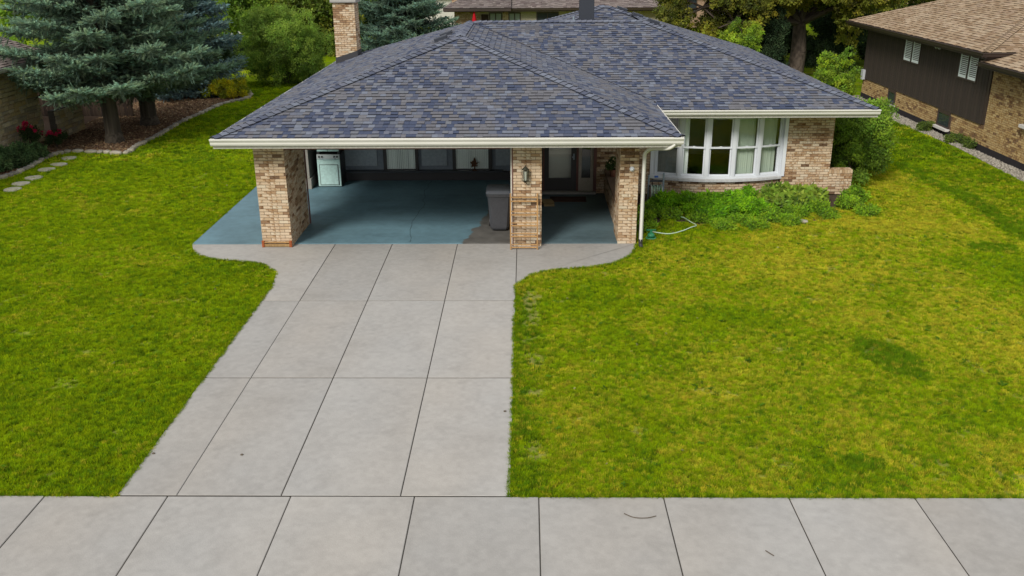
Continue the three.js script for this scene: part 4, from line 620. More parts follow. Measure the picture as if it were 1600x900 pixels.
{ // mulch chips: nobody could count them
  const r = rngOf(66), L = [], g = new MB(2).box(-.035, .035, 0, .008, -.014, .014).geo(); g.deleteAttribute('color');
  for (let k = 0; k < 26000; k++) { const x = rr(-17, -12.4, r), z = rr(-43.6, -24.5, r); if (!inPoly(x, z, mulchPoly)) continue; const v = rr(.4, 1.3, r), p = pick(r, [.55, .3, .15]), c = [[.16, .095, .06], [.25, .16, .085], [.33, .25, .15]][p]; qt.setFromEuler(new THREE.Euler(rr(-.5, .5, r), rr(0, 6.3, r), rr(-.5, .5, r))); L.push([new THREE.Matrix4().compose(V(x, GY + .012, z), qt, V(rr(.7, 1.7, r), 1, rr(.7, 1.8, r))), rgb(c[0] * v, c[1] * v, c[2] * v)]); }
  const o = instances('mulch_chips', g, mat([1, 1, 1], { roughness: 1 }), L, scene); o.userData.label = 'brown wood chips scattered over the bed under the spruces'; o.userData.category = 'mulch';
  const L2 = []; for (let k = 0; k < 9000; k++) { const x = rr(13.7, 14.66, r), z = rr(-40.5, -22, r); if (!inPoly(x, z, gravelPoly)) continue; const v = rr(.14, .38, r); qt.setFromEuler(new THREE.Euler(rr(0, 6, r), rr(0, 6, r), 0)); L2.push([new THREE.Matrix4().compose(V(x, GY + .012, z), qt, one.clone().multiplyScalar(rr(.6, 1.6, r))), rgb(v, v * .92, v * .78)]); }
  const o2 = instances('gravel_stones', new THREE.IcosahedronGeometry(.022, 0), mat([1, 1, 1]), L2, scene); o2.userData.label = 'pale loose stones of the gravel strip'; o2.userData.category = 'gravel';
}
{ // edging stones round the mulch bed
  const t = thing('stone_edging', 'row of pale flat stones edging the mulch bed', 'edging'), c = new THREE.CatmullRomCurve3(bedEdge.map(([x, z]) => V(x, GY, z)), false, 'centripetal'), L = c.getLength(), r = rngOf(12), gs = [1, 2, 3, 4].map(k => { const g = new THREE.DodecahedronGeometry(.5, 1), P = g.attributes.position; for (let i = 0; i < P.count; i++) { const x = P.getX(i), y = P.getY(i), z = P.getZ(i), n = 1 + .3 * (noise(x * 3 + k * 9, y * 3, z * 3 + 5) - .5); P.setXYZ(i, clamp(x * n, -.42, .42), clamp(y * n, -.36, .36), clamp(z * n, -.4, .4)); } g.computeVertexNormals(); return g; }), ms = [[.36, .34, .30], [.44, .41, .36], [.28, .265, .24]].map(q => mat(q, { map: T.stone }));
  for (let s = 0, k = 0; s < L; k++) { const w = rr(.22, .48, r), p = c.getPointAt(Math.min(1, (s + w / 2) / L)), d = c.getTangentAt(Math.min(1, (s + w / 2) / L)), m = mesh('edging_stone', gs[k % 4], ms[Math.floor(r() * 3)], t); m.position.set(p.x, GY + .045, p.z); m.rotation.y = Math.atan2(-d.z, d.x) + rr(-.2, .2, r); m.scale.set(w * 1.05, rr(.13, .22, r), rr(.2, .32, r)); s += w; }
  // round stepping stones
  for (const [px, py] of [[20, 296], [33, 287], [53, 278], [73, 265], [92, 257], [108, 247]]) { const [x, z] = gp(px, py), g = new THREE.CylinderGeometry(.24, .25, .05, 18), m = mesh('stepping_stone', g, mat([.40, .39, .34], { map: T.stone })); m.position.set(x, GY + .03, z); m.scale.set(rr(.95, 1.1), 1, rr(.8, 1)); tag(m, 'round stepping stone set in the lawn along the stone edging', 'stepping stone', 'stepping stones beside the bed'); }
  { const [x, z] = gp(1252, 346), m = mesh('edging_slab', gs[1], ms[1]); m.position.set(x, GY + .03, z); m.scale.set(.36, .12, .2); tag(m, 'flat pale stone at the right end of the flower bed', 'stone'); }
  gp;
}
{ // hose reel, hose, sprinkler, flower pot
  const t = thing('hose_reel_cart', 'grey hose reel cart standing against the wall beside the bow window', 'hose reel', [3.36, GY, -22.95]), hs = mat([.28, .42, .30], { roughness: .5 });
  for (const s of [-1, 1]) { mesh('post', bevelBox(.045, s > 0 ? .86 : .8, .05, .006).translate(s * .19, 0, 0), M.metalGrey, t); mesh('foot', bevelBox(.05, .04, .42, .006).translate(s * .19, 0, .12), M.metalGrey, t); mesh('drum_disc', new THREE.CylinderGeometry(.2, .2, .015, 22).rotateZ(Math.PI / 2).translate(s * .14, .38, .06), mat([.42, .43, .42], { roughness: .5 }), t); }
  mesh('crossbar', bevelBox(.36, .05, .03, .006).translate(0, .62, 0), M.metalDark, t); mesh('crossbar', bevelBox(.36, .05, .03, .006).translate(0, .5, .05), M.metalDark, t); mesh('handle_bar', bevelBox(.36, .09, .03, .006).translate(0, .72, 0), mat([.4, .42, .45]), t); mesh('badge', bevelBox(.10, .05, .004, .001).translate(0, .74, .018), mat([.05, .12, .4]), t);
  for (let k = 0; k < 6; k++) mesh('hose_coil', new THREE.TorusGeometry(.15 + (k % 2) * .02, .014, 6, 26).rotateY(Math.PI / 2).translate(-.11 + k * .044, .38, .06), hs, t);
  const pts = [[1015, 362], [1025, 365], [1045, 366], [1065, 362], [1080, 357], [1088, 353], [1080, 348], [1068, 342], [1052, 338], [1040, 334]].map(p => gp(...p)).map(([x, z], k) => V(x, GY + .055 + .012 * Math.sin(k * 2), z)), h = mesh('garden_hose', tube(pts, .013, 60, 7), mat([.42, .55, .42], { roughness: .45 })); tag(h, 'pale green garden hose looped on the grass before the flower bed', 'hose');
  const [sx, sz] = gp(1017, 372), q = thing('sprinkler', 'green plastic sprinkler lying at the end of the hose', 'sprinkler', [sx, GY + .02, sz]), gm = mat([.02, .19, .09], { roughness: .4 });
  mesh('base', new THREE.TorusGeometry(.10, .022, 8, 22).rotateX(Math.PI / 2).translate(0, .02, 0), gm, q); mesh('body', merge([new THREE.SphereGeometry(.085, 14, 10).scale(1, .8, 1).translate(0, .08, 0), taper(V(0, .1, 0), V(0, .2, 0), .035, .025, 10)]), gm, q); mesh('arm', bevelBox(.22, .02, .03, .005).translate(0, .2, 0), gm, q);
  const f = broadleaf('potted_plant', 'flower pot with pale blooms on the low porch wall', 'potted plant', [2.28, -23.2], { E: [[0, .30, 0, .2, .16, .2]], n: 120, sub: 12, tints: [[.06, .11, .03], [.09, .14, .04]], leaf: 'small', seed: 140, scl: [.7, 1.1] }); f.position.y = .677;
  mesh('pot', new THREE.LatheGeometry([[0, 0], [.08, 0], [.115, .16], [.125, .16], [.125, .19], [.105, .19], [.1, .15], [0, .15]].map(a => new THREE.Vector2(...a)), 18), mat([.2, .09, .06]), f);
  const fl = leafCluster(10, .03, .045, 19, .8, 0); for (let k = 0; k < 6; k++) { const m = mesh('flower', fl, mat([.7, .55, .35], { side: THREE.DoubleSide }), f); m.position.set(rr(-.15, .15), rr(.36, .46), rr(-.1, .15)); }
}

// ---------------------------------------------------------------- lawn grass
{
  const tuft = (n, seed) => { const r = rngOf(seed), p = [], nn = [], idx = []; for (let k = 0; k < n; k++) { const a = rr(0, 6.28, r), q = rr(0, .05, r), b = V(Math.cos(a) * q, 0, Math.sin(a) * q), l = rr(0, 6.28, r), h = rr(.03, .06, r), bend = rr(.01, .05, r), D = V(Math.cos(l), 0, Math.sin(l)), s = V(-Math.sin(l), 0, Math.cos(l)).multiplyScalar(rr(.0028, .005, r)), m = b.clone().addScaledVector(D, bend * .35).add(V(0, h * .65, 0)), e = b.clone().addScaledVector(D, bend).add(V(0, h, 0)), o = p.length / 3, N = V().crossVectors(s, V().subVectors(e, b)).normalize(); if (N.y < 0) { N.negate(); s.negate(); } for (const w of [b.clone().add(s), b.clone().sub(s), m.clone().addScaledVector(s, .8), m.clone().addScaledVector(s, -.8), e]) { p.push(w.x, w.y, w.z); nn.push(N.x, N.y, N.z); } idx.push(o, o + 2, o + 1, o + 1, o + 2, o + 3, o + 2, o + 4, o + 3); } const g = new THREE.BufferGeometry(); g.setAttribute('position', new THREE.Float32BufferAttribute(p, 3)); g.setAttribute('normal', new THREE.Float32BufferAttribute(nn, 3)); g.setIndex(idx); return g; };
  const G = tuft(26, 3), m = foliageMat([1, 1, 1], .42), r = rngOf(2024); m.specularIntensity = .1; const sides = { left: [], right: [], back: [] };
  const banned = [drivePoly, floorPoly, mulchPoly, gravelPoly], solid = (x, z) => z > SWZ - .015 || banned.some(P => inPoly(x, z, P)) || (x > -6.3 && x < 8.1 && z < -24 && z > -38) || (inPoly(x, z, flowerBed) && (fbm(x * 2, z * 2, 2, 8) > .62 || z < -22.6)) || x > 14 || x < -16;
  const area = (x0, x1, z0, z1, dens, sc) => { const n = Math.round((x1 - x0) * (z1 - z0) * dens); for (let k = 0; k < n; k++) {
    const x = rr(x0, x1, r), z = rr(z0, z1, r); if (Math.abs((x + .3) / z) > .66 || solid(x, z)) continue;
    const [l, s, b] = lawnMix(x, z); if (r() < b * .8) continue;
    let c; const t = r(); if (t < l * .9) c = GC.lushShade; else if (t < l * .9 + s * (1 - l * .6)) c = GC.straw; else c = GC.mid;
    const j = rr(.62, 1.38, r), w = rr(-.12, .15, r), h = (.7 + .6 * l + rr(-.25, .45, r)) * (b > .3 ? .7 : 1);
    qt.setFromEuler(new THREE.Euler(rr(-.25, .25, r), rr(0, 6.28, r), rr(-.25, .25, r)));
    (z < -26 ? sides.back : x < -2 ? sides.left : sides.right).push([new THREE.Matrix4().compose(V(x, GY - .003, z), qt, V(sc * rr(.85, 1.25, r), h, sc * rr(.85, 1.25, r))), rgb(c[0] * j * (1 + w), c[1] * j, c[2] * j)]);
  } };
  area(-12, 12, -13, SWZ - .01, 950, .8); area(-12, 13, -17.5, -13, 680, .9); area(-16, 14, -22, -17.5, 430, 1.1); area(-16, 14, -28, -22, 260, 1.4); area(-16, 14, -46, -28, 80, 2.3);
  const fringe = (P) => { for (let i = 0; i + 1 < P.length; i++) { const [ax, az] = P[i], [bx, bz] = P[i + 1], L = Math.hypot(bx - ax, bz - az), nx = -(bz - az) / L, nz = (bx - ax) / L; for (let q = 0; q < L; q += .011) { if (noise(q * 3 + i * 5, 2.2) < .25 && r() < .7) continue; const o = rr(-.015, .03, r) + .022 * (noise(q * 6, i, 3) - .5), x = ax + (bx - ax) * q / L + nx * o, z = az + (bz - az) * q / L + nz * o, c = r() < .45 ? GC.lushShade : r() < .8 ? GC.mid : GC.straw, j = rr(.5, 1.3, r); qt.setFromEuler(new THREE.Euler(rr(-.5, .5, r), rr(0, 6.28, r), rr(-.5, .5, r))); (x < -2 ? sides.left : sides.right).push([new THREE.Matrix4().compose(V(x, GY - .003, z), qt, V(rr(.6, 1, r), rr(.8, 1.5, r), rr(.6, 1, r))), rgb(c[0] * j, c[1] * j, c[2] * j)]); } } };
  fringe([[DX0, SWZ], [DX0, -16.9], ...LF].map(a => a).reverse()); fringe([[DXR, SWZ], ...RF]); fringe([[12, SWZ], [DXR, SWZ]]); fringe([[DX0, SWZ], [-12, SWZ]]); fringe([[-7.62, -25.6], [-7.62, FLZ]]);
  const lab = { left: 'green mown grass of the lawn between driveway and stone wall', right: 'yellowish mown grass of the wide lawn before the bow window', back: 'green mown grass of the side strips beside the house' };
  for (const k of ['left', 'right', 'back']) { const o = instances('lawn_grass', G, m, sides[k], scene); o.userData.label = lab[k]; o.userData.category = 'grass'; }
  { const L = [], g = leafCluster(9, .03, .055, 91, .5, .25); for (let k = 0; k < 900; k++) { const x = rr(-11, 12, r), z = rr(-26, SWZ - .05, r); if (solid(x, z) || Math.abs((x + .3) / z) > .66 || fbm(x * .8, z * .8, 2, 77) < .5) continue; qt.setFromEuler(new THREE.Euler(rr(-.3, .3, r), rr(0, 6.28, r), rr(-.3, .3, r))); const d = r() < .16, j = rr(.7, 1.2, r), c = d ? [.42, .36, .2] : [.09, .19, .01]; L.push([new THREE.Matrix4().compose(V(x, GY + .03, z), qt, one.clone().multiplyScalar(d ? .5 : rr(.7, 1.4, r))), rgb(c[0] * j, c[1] * j, c[2] * j)]); } const o = instances('lawn_weeds', g, m, L, scene); o.userData.label = 'broad leaved weeds and dry leaves scattered through the lawn'; o.userData.category = 'weeds'; }
  // twigs and crumbs on the concrete
  const tw = mat([.10, .08, .06]);
  for (const [pts, lb] of [[[[975, 803], [990, 809], [1010, 810], [1025, 807]], 'long bent twig lying on the sidewalk slab'], [[[1196, 861], [1204, 866], [1209, 869]], 'short straight twig lying on the sidewalk']]) { const q = pts.map(p => gp(...p)).map(([x, z]) => V(x, .008, z)); tag(mesh('twig', tube(q, .0055, 14, 5), tw), lb, 'twig'); }
  for (const [px, py] of [[378, 711], [240, 709], [789, 643]]) { const [x, z] = gp(px, py), o = mesh('pebble', new THREE.IcosahedronGeometry(.018, 1).scale(1.2, .6, 1), tw); o.position.set(x, .008, z); tag(o, 'dark pebble lying on the concrete driveway', 'pebble', 'pebbles on the driveway'); }
}

// ---------------------------------------------------------------- the brown neighbour house
{
  const h = thing('neighbour_house', 'split level house of dark brown siding and tan brick beyond the side lawn', 'house'), X = 14.7;
  brickBlock(h, 'wall', X, X + .25, .18, .82, -40.5, -29.3, 'l', { seed: 71, pal: 1, openL: [[3.05, 3.85, -.2, .5], [7.75, 8.9, -.2, .5]] });
  const fw = brickBlock(h, 'wall', X + .002, X + .25, .18, 2.75, -29.3, -20, 'l', { seed: 75, pal: 1, openL: [[2.35, 4.0, 1.1, 2.4]] });
  mesh('foundation', boxGeo(X - .015, X + .25, GY - .1, .18, -40.5, -20), mat([.035, .032, .035], { map: T.grain }), h);
  const sd = mesh('siding', boxGeo(X - .02, X + .25, .82, 3.1, -40.5, -29.35), M.brown, h), bm = [[.050, .035, .027], [.057, .040, .031], [.045, .032, .025]].map(c => mat(c, { map: T.wood, roughness: .75 })), bg = boxGeo(X - .034, X - .021, .80, 3.1, -.093, .093);
  const wins = [[-36.4, -34.85], [-31.65, -30.25]];
  for (let z = -40.4, k = 0; z < -29.4; z += .2, k++) { if (wins.some(([a, b]) => z > a - .02 && z < b + .02)) { const m = mesh('siding_board', boxGeo(X - .034, X - .021, .80, 2.0, -.093, .093), bm[k % 3], sd); m.position.z = z; } else { const m = mesh('siding_board', bg, bm[(k * 7) % 3], sd); m.position.z = z; } }
  for (const [a, b] of wins) {
    const w = mesh('window', merge([boxGeo(X - .06, X - .02, 2.0, 2.06, a, b), boxGeo(X - .055, X - .02, 2.06, 3.08, a, a + .06), boxGeo(X - .055, X - .02, 2.06, 3.08, b - .06, b), boxGeo(X - .055, X - .02, 2.06, 3.08, (a + b) / 2 - .05, (a + b) / 2 + .05)]), M.brown, h);
    for (const [p, q] of [[a + .06, (a + b) / 2 - .05], [(a + b) / 2 + .05, b - .06]]) { const s = new MB(3); for (let y = 2.12; y < 3.05; y += .062) s.obox(V(X - .028, y, p + .05), V(.0, .045, .0).add(V(.02, 0, 0)), V(-.004, .004, 0), V(0, 0, q - p - .1)); mesh('louvre', s.geo(), M.blind, w); mesh('shutter_frame', merge([boxGeo(X - .04, X - .012, 2.06, 3.08, p, p + .05), boxGeo(X - .04, X - .012, 2.06, 3.08, q - .05, q), boxGeo(X - .04, X - .012, 2.06, 2.12, p + .05, q - .05)]), M.blind, w); mesh('backing', boxGeo(X - .019, X - .012, 2.06, 3.08, p, q), mat([.10, .13, .10]), w); }
  }
  for (const [a, b] of [[-37.45, -36.7], [-32.7, -31.7]]) { const w = mesh('window', merge([boxGeo(X - .03, X, .22, .27, a, b), boxGeo(X - .03, X, .68, .82, a, b), boxGeo(X - .03, X, .27, .68, a, a + .05), boxGeo(X - .03, X, .27, .68, b - .05, b)]), M.brown, h); mesh('pane', boxGeo(X - .01, X - .004, .27, .68, a + .05, b - .05), M.darkGlass, w); mesh('sill', bevelBox(.16, .08, b - a + .1, .01).translate(X - .06, .14, (a + b) / 2), mat([.55, .53, .5]), w); }
  { const w = mesh('window', merge([boxGeo(X - .04, X + .01, 1.28, 1.36, -26.95, -25.3), boxGeo(X - .04, X + .01, 1.36, 2.6, -26.95, -26.8), boxGeo(X - .04, X + .01, 1.36, 2.6, -25.4, -25.3)]), M.brown, h); mesh('pane', boxGeo(X - .005, X + .001, 1.36, 2.58, -26.8, -25.4), mat([.3, .33, .34], { roughness: .1 }), w); mesh('sill', bevelBox(.2, .09, 1.8, .012).translate(X - .06, 1.2, -26.1), mat([.55, .53, .5]), w); }
  // upper roof and lower front roof
  const ex = 14.0, ez0 = -41.2, ez1 = -28.6, E = 3.16, s = .36, ww = 6.3, up = [V(ex, E, ez0), V(ex, E, ez1), V(ex + ww, E + s * ww, ez1 - ww), V(ex + ww, E + s * ww, ez0 + ww)], rf = [V(ex, E, ez1), V(ex + 2 * ww, E, ez1), V(ex + ww, E + s * ww, ez1 - ww)], rb = [V(ex + 2 * ww, E, ez0), V(ex, E, ez0), V(ex + ww, E + s * ww, ez0 + ww)];
  const lf = [V(ex + .05, 2.86, -28.95), V(ex + .05, 2.86, -19.5), V(ex + 6, 2.86 + .33 * 5.95, -19.5), V(ex + 6, 2.86 + .33 * 5.95, -28.95)];
  const d = new MB(2); for (const P of [up, rf, rb, lf]) d.poly(P.map(p => p.clone().add(V(0, -.012, 0)))); const roof = mesh('roof', d.geo(), M.deck, h); roof.userData.label = 'tan shingle roof';
  roofFace(roof, up, { pal: 1, seed: 21, expo: .15, wide: 1.3 }); roofFace(roof, rf, { pal: 1, seed: 22, expo: .15, wide: 1.3 }); roofFace(roof, lf, { pal: 1, seed: 23, expo: .15, wide: 1.3 }); roofFace(roof, rb, { pal: 1, seed: 24, expo: .15, wide: 1.6 });
  const a = Math.atan(s), nL = V(-Math.sin(a), Math.cos(a), 0), nF = V(0, Math.cos(a), Math.sin(a)); hipCaps(roof, up[1], up[2], nL, nF, 1, false, 4);
  const br = (x0, x1, y0, y1, z0, z1, n = 'fascia') => mesh(n, boxGeo(x0, x1, y0, y1, z0, z1), M.brown, h);
  mesh('gutter', gutterGeo(V(ex, E, ez0), V(ex, E, ez1 + .1), XN, .13, .12), M.brown, h); mesh('gutter', gutterGeo(V(ex - .1, E, ez1), V(ex + 8, E, ez1), ZP, .13, .12), M.brown, h); mesh('gutter', gutterGeo(V(ex + .05, 2.86, -28.9), V(ex + .05, 2.86, -19.5), XN, .11, .1), M.brown, h);
  br(ex + .01, ex + .04, E - .2, E - .02, ez0, ez1); br(ex + .04, 22, E - .2, E - .17, ez0, ez1 - .03, 'soffit'); br(ex + .04, 22, E - .168, E - .02, ez1 - .03, ez1 - .004); br(ex + .06, ex + .08, 2.68, 2.84, -28.9, -19.5); br(ex + .08, 22, 2.7, 2.73, -29.25, -19.5, 'soffit');
  mesh('wall', boxGeo(X + .25, 22, 0, E - .2, -40.45, -40.2), M.brown, h); mesh('wall', boxGeo(21.8, 22, 0, E - .2, -40.2, -20), M.brown, h); mesh('wall', boxGeo(X + .25, 21.8, 0, 2.7, -20.2, -20), M.mortar, h); mesh('wall', boxGeo(X + .02, 22, 2.74, E - .2, -29.36, -29.3), M.brown, h);
  mesh('flood_light', merge([new THREE.SphereGeometry(.06, 10, 8).translate(X - .14, 2.84, -33.35), new THREE.SphereGeometry(.06, 10, 8).translate(X - .14, 2.84, -33.1), boxGeo(X - .14, X - .03, 2.88, 2.93, -33.3, -33.15)]), M.whiteClean, h);
  mesh('meter_box', bevelBox(.12, .42, .3, .02).translate(X - .06, .75, -40.35), mat([.4, .42, .44], { roughness: .5 }), h);
  const ww2 = mesh('window_well', merge([[V(14.5, .18, -38.0), V(14.05, .18, -38.0)], [V(14.05, .18, -38.0), V(14.05, .18, -37.0)], [V(14.05, .18, -37.0), V(14.5, .18, -37.0)], [V(14.05, GY, -38), V(14.05, .18, -38)], [V(14.05, GY, -37), V(14.05, .18, -37)], [V(14.5, .18, -38), V(14.69, .18, -38)], [V(14.5, .18, -37), V(14.69, .18, -37)]].map(([p, q]) => taper(p, q, .016, .016, 6))), M.metalGrey, h);
}
// ---------------------------------------------------------------- the stone neighbour house, garden wall and fence
{
  const st = [[.62, .54, .37], [.56, .47, .31], [.66, .58, .43], [.50, .40, .27], [.58, .46, .26], [.45, .40, .31]].map(c => mat(c, { map: T.stone, bumpMap: T.bump, bumpScale: .012, roughness: .95 })), geos = {};
  const stoneGeo = (w, hh, v) => { const a = Math.round(w / .06), b = Math.round(hh / .02), k = a + '_' + b + '_' + v; return geos[k] || (geos[k] = (() => { const r = rngOf(a * 7 + b * 31 + v), W = a * .06 - .016, H = b * .02 - .014, g = new THREE.BoxGeometry(.1, H, W), P = g.attributes.position, seen = {}; for (let i = 0; i < P.count; i++) { const q = P.getX(i).toFixed(2) + P.getY(i).toFixed(3) + P.getZ(i).toFixed(3), o = seen[q] || (seen[q] = [rr(-.012, .012, r), rr(-.012, .012, r), rr(-.014, .014, r)]); P.setXYZ(i, P.getX(i) + o[0], P.getY(i) + o[1], P.getZ(i) + o[2]); } const n = g.toNonIndexed(); n.computeVertexNormals(); return n; })()); };
  const ledge = (par, x, y0, y1, z0, z1, seed, hh) => { const r = rngOf(seed); for (let y = y0; y < y1 - .04;) { const H = hh ? hh : [.10, .12, .14, .16][Math.floor(r() * 4)]; let z = z0 - r() * .3; while (z < z1) { const w = .06 * Math.floor(rr(4, 10, r)), a = Math.max(z, z0), b = Math.min(z + w, z1); if (b - a > .1) { const m = mesh('stone', stoneGeo(b - a, H, Math.floor(r() * 3)), st[Math.floor(r() * 6)], par); m.position.set(x + rr(-.012, .014, r), y + H / 2, (a + b) / 2); } z += w; } y += H; } };
  const h = thing('stone_house', 'house with ledge stone side wall and brown roof behind the rose bushes', 'house'), w = mesh('wall', boxGeo(-17.25, -17.03, GY - .05, 2.7, -31.7, -19), mat([.16, .14, .11], { map: T.grain }), h);
  ledge(w, -17.0, GY, 2.65, -31.7, -27.0, 5);
  mesh('wall', boxGeo(-25, -17.25, 0, 2.7, -31.7, -31.5), M.mortar, h); mesh('wall', boxGeo(-25, -17.25, 0, 2.7, -19.2, -19), M.mortar, h);
  const d = new MB(3), ex = -16.35, P = [V(ex, 2.84, -32.3), V(ex, 2.84, -18.4), V(ex - 6, 2.84 + 2, -18.4), V(ex - 6, 2.84 + 2, -32.3)].reverse().reverse(); const Q = [P[1], P[0], P[3], P[2]];
  const roof = mesh('roof', d.poly(Q.map(p => p.clone().add(V(0, -.012, 0)))).geo(), M.deck, h); roofFace(roof, Q, { pal: 2, seed: 31, expo: .15, wide: 1.4 });
  mesh('gutter', gutterGeo(V(ex, 2.84, -32.3), V(ex, 2.84, -18.4), XP, .11, .1), mat([.4, .4, .38]), h); mesh('soffit', boxGeo(-25, ex - .01, 2.68, 2.72, -32.2, -18.5), M.trim, h); mesh('gable_wall', new MB(2).poly([V(-25, 2.72, -31.7), V(ex - .3, 2.72, -31.7), V(ex - 6, 4.6, -31.7)].reverse()).geo(), M.brown, h);
  const g = thing('garden_wall', 'low ledge stone garden wall in the shade of the spruces', 'wall'), gw = mesh('core', boxGeo(-16.75, -16.55, GY - .05, .98, -33.7, -31.72), mat([.13, .115, .095], { map: T.grain }), g); ledge(g, -16.52, GY, .96, -33.7, -31.75, 9);
  const f = thing('wooden_fence', 'dark brown board fence behind the spruce trunks', 'fence', [0, 0, 0]), bm = [[.085, .06, .045], [.10, .072, .052], [.07, .05, .04]].map(c => mat(c, { map: T.wood }));
  const bgeo = bevelBox(.135, 1.55, .025, .004); for (let k = 0; k < 34; k++) { if (k > 16 && k < 20) continue; const m = mesh('board', bgeo, bm[k % 3], f); m.position.set(-21 + k * .155, GY + .02, -36.4); } mesh('rail', boxGeo(-21.1, -18.4, .35, .44, -36.45, -36.415), bm[0], f); mesh('rail', boxGeo(-17.95, -15.75, .35, .44, -36.45, -36.415), bm[0], f); mesh('rail', boxGeo(-21.1, -18.4, 1.2, 1.29, -36.45, -36.415), bm[0], f); mesh('rail', boxGeo(-17.95, -15.75, 1.2, 1.29, -36.45, -36.415), bm[0], f);
  for (const x of [-18.38, -17.98, -15.8]) { const m = mesh('post', bevelBox(.1, 1.7, .1, .008), bm[1], f); m.position.set(x, GY, -36.36); }
}
// ---------------------------------------------------------------- houses, fence, car and umbrella beyond the back gardens
function farHouse(name, label, x0, x1, z, dep, wallH, rise, o) {
  const h = thing(name, label, 'house'), wm = o.wall, over = .6, E = wallH + .06, w = x1 - x0 + 2 * over, hf = (dep + 2 * over) / 2, a = V(x0 - over, E, z + over), b = V(x1 + over, E, z + over), ri = Math.min(hf, w / 2), c = V(x1 + over - ri, E + rise, z + over - hf), e = V(x0 - over + ri, E + rise, z + over - hf), a2 = V(x0 - over, E, z + over - 2 * hf), b2 = V(x1 + over, E, z + over - 2 * hf);
  const wl = mesh('wall', boxGeo(x0, x1, GY - .1, wallH, z - dep, z), wm, h); const m = new MB(3); for (const P of [[a, b, c, e], [b, b2, c], [a2, a, e], [b2, a2, e, c]]) m.poly(P.map(p => p.clone().add(V(0, -.012, 0))));
  const roof = mesh('roof', m.geo(), M.deck, h); roofFace(roof, [a, b, c, e], { pal: o.pal, seed: o.seed, expo: .16, wide: 1.8 }); roofFace(roof, [b, b2, c], { pal: o.pal, seed: o.seed + 1, expo: .16, wide: 2 }); roofFace(roof, [a2, a, e], { pal: o.pal, seed: o.seed + 2, expo: .16, wide: 2 });
  mesh('gutter', gutterGeo(a, b, ZP, .14, .12), M.brown, h); mesh('fascia', boxGeo(x0 - over, x1 + over, E - .2, E - .01, z + over - .03, z + over - .002), M.brown, h); mesh('soffit', boxGeo(x0 - over + .01, x1 + over - .01, E - .2, E - .17, z - dep - over, z + over - .031), M.brown, h);
  for (const [p, q, y0, y1, cur] of o.windows || []) { const wn = mesh('window', merge([boxGeo(p - .06, p, y0, y1, z, z + .05), boxGeo(q, q + .06, y0, y1, z, z + .05), boxGeo(p - .06, q + .06, y0 - .06, y0, z, z + .05), boxGeo(p - .06, q + .06, y1, y1 + .06, z, z + .05), boxGeo((p + q) / 2 - .03, (p + q) / 2 + .03, y0, y1, z + .02, z + .05)]), M.brown, h); mesh('pane', boxGeo(p, q, y0, y1, z + .004, z + .015), cur ? mat([.28, .34, .32], { roughness: .15 }) : M.darkGlass, wn); }
  return h;
}
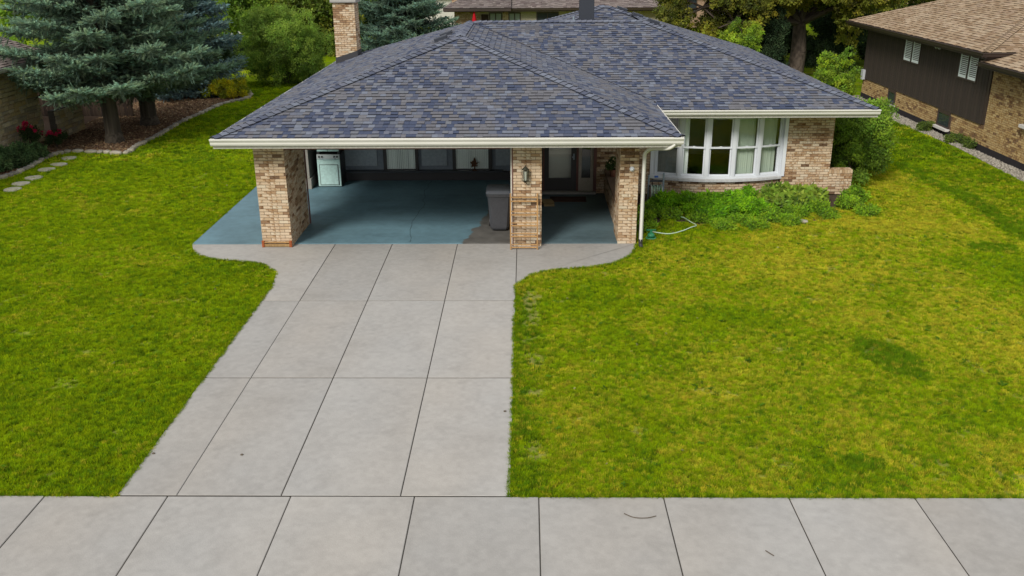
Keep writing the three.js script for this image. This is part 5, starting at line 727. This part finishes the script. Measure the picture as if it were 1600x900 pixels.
{
  const beige = mat([.50, .45, .36], { map: T.grain }), red = mat([.36, .25, .18], { map: T.brick }), pale = mat([.62, .60, .56], { map: T.grain });
  const h = farHouse('ranch_house', 'low brick and beige ranch house with grey brown roof behind the ridge', -4.2, 8.0, -56, 9, 2.78, 1.75, { wall: beige, pal: 2, seed: 41, windows: [[-2.1, -1.45, 1.1, 2.5, 1], [-.95, -.35, 1.1, 2.5, 1], [.7, 1.9, 1.15, 2.5, 0]] });
  brickBlock(h, 'brick_front', -4.22, -2.7, 0, 2.6, -56.1, -55.93, 'fl', { seed: 91 }); brickBlock(h, 'brick_front', -1.35, -1.02, 0, 2.6, -56.1, -55.95, 'f', { seed: 93 });
  mesh('door', boxGeo(-2.62, -2.2, 0, 2.45, -56.0, -55.96), mat([.05, .035, .03]), h); mesh('downspout', tube([[-4.7, 2.4, -55.4], [-4.4, 2.1, -55.75], [-4.32, 1.9, -55.85], [-4.3, .1, -55.85]], .05, 20, 6), M.brown, h);
  { const m = new MB(5), a = V(-4.8, 2.88, -55.0), b = V(-.85, 2.88, -55.0), c = V(-.85, 3.66, -57.4), e = V(-3.2, 3.66, -57.4); const rf = mesh('porch_roof', m.poly([a, b, c, e].map(p => p.clone().add(V(0, -.012, 0)))).geo(), M.deck, h); roofFace(rf, [a, b, c, e], { pal: 2, seed: 47, expo: .16, wide: 1.6 }); mesh('gable_end', new MB(2).poly([V(-.84, 2.7, -55.0), V(-.84, 2.7, -57.4), V(-.84, 3.65, -57.4)]).geo(), mat([.5, .45, .36], { side: THREE.DoubleSide }), rf); mesh('fascia', boxGeo(-4.8, -.85, 2.7, 2.86, -55.03, -55.0), M.brown, rf); }
  brickBlock(h, 'chimney', -4.6, -3.9, 2.7, 4.4, -60, -59.4, 'frl', { seed: 95 });
  const u = thing('patio_umbrella', 'closed red patio umbrella by the ranch house door', 'umbrella', [-3.0, GY, -55.2]); mesh('pole', taper(V(0, 0, 0), V(0, 2.75, 0), .02, .02, 8), M.metalGrey, u); mesh('canopy', new THREE.LatheGeometry([[.02, 2.72], [.05, 2.66], [.12, 2.3], [.19, 1.8], [.22, 1.3], [.14, 1.22], [.03, 1.35]].map(a => new THREE.Vector2(...a)), 10), mat([.55, .015, .025], { side: THREE.DoubleSide }), u); mesh('base', new THREE.CylinderGeometry(.22, .25, .07, 16).translate(0, .035, 0), M.darkTrim, u);
  farHouse('brick_bungalow', 'reddish brick bungalow beyond the right end of the ranch house', 11.5, 22, -76, 9, 2.7, 1.8, { wall: red, pal: 2, seed: 51, windows: [[12.4, 13.6, .9, 2.1, 0], [15.5, 17, .9, 2.1, 1]] });
  farHouse('pale_house', 'pale walled house with brown roof behind the far spruce', -14.5, -5.5, -78, 8, 2.6, 1.7, { wall: pale, pal: 2, seed: 56, windows: [[-13, -11.8, .9, 2.1, 0], [-9, -7.5, .9, 2.1, 0]] });
  farHouse('grey_house', 'grey roofed house behind the blue spruce', -30, -20, -72, 9, 2.7, 2.0, { wall: pale, pal: 0, seed: 61, windows: [[-23, -21.8, .9, 2.1, 0]] });
  farHouse('brick_bungalow', 'brown brick bungalow behind the thick trunk', 24, 34, -78, 9, 2.7, 1.8, { wall: red, pal: 2, seed: 66, windows: [[26, 27.5, .9, 2.1, 0]] });
  const f = thing('white_fence', 'short white board fence beyond the right roof hip', 'fence'), fb = bevelBox(.14, 1.25, .03, .005); for (let k = 0; k < 16; k++) { const b = mesh('board', fb, M.white, f); b.position.set(7.6 + k * .15, GY, -51); } mesh('rail', boxGeo(7.5, 9.95, .3, .4, -51.06, -51.02), M.white, f); mesh('rail', boxGeo(7.5, 9.95, .9, 1.0, -51.06, -51.02), M.white, f);
  // parked car
  const c = thing('parked_car', 'silver blue car parked behind the chimney', 'car', [-12.6, GY, -70], undefined, .25), prof = (P, d, b) => new THREE.ExtrudeGeometry(new THREE.Shape(P.map(a => new THREE.Vector2(...a))), { depth: d - 2 * b, bevelEnabled: true, bevelSize: b, bevelThickness: b, bevelSegments: 2 }).translate(0, 0, -d / 2 + b), cp = mat([.40, .48, .60], { roughness: .25, metalness: .2 });
  mesh('body', prof([[-2.15, .3], [2.1, .3], [2.18, .6], [2.0, .8], [1.05, .92], [-1.7, .95], [-2.15, .85]], 1.75, .06), cp, c); const cab = mesh('cabin', prof([[-1.75, .93], [1.05, .93], [.45, 1.4], [-1.2, 1.42]], 1.5, .06), cp, c); for (const s of [-1, 1]) mesh('side_window', prof([[-1.45, .97], [.85, .97], [.38, 1.34], [-1.1, 1.35]], .02, .004).translate(0, 0, s * .752), M.darkGlass, cab);
  for (const [x, s] of [[-1.35, -1], [-1.35, 1], [1.35, -1], [1.35, 1]]) { const w = mesh('wheel', new THREE.CylinderGeometry(.33, .33, .2, 20).rotateX(Math.PI / 2).translate(x, .33, s * .8), M.darkTrim, c); mesh('rim', new THREE.CylinderGeometry(.2, .2, .02, 16).rotateX(Math.PI / 2).translate(x, .33, s * .9), M.metalGrey, w); } for (const s of [-1, 1]) mesh('headlight', bevelBox(.05, .12, .3, .02).translate(2.15, .6, s * .6), M.whiteClean, c);
}
renderer.render(scene, camera);
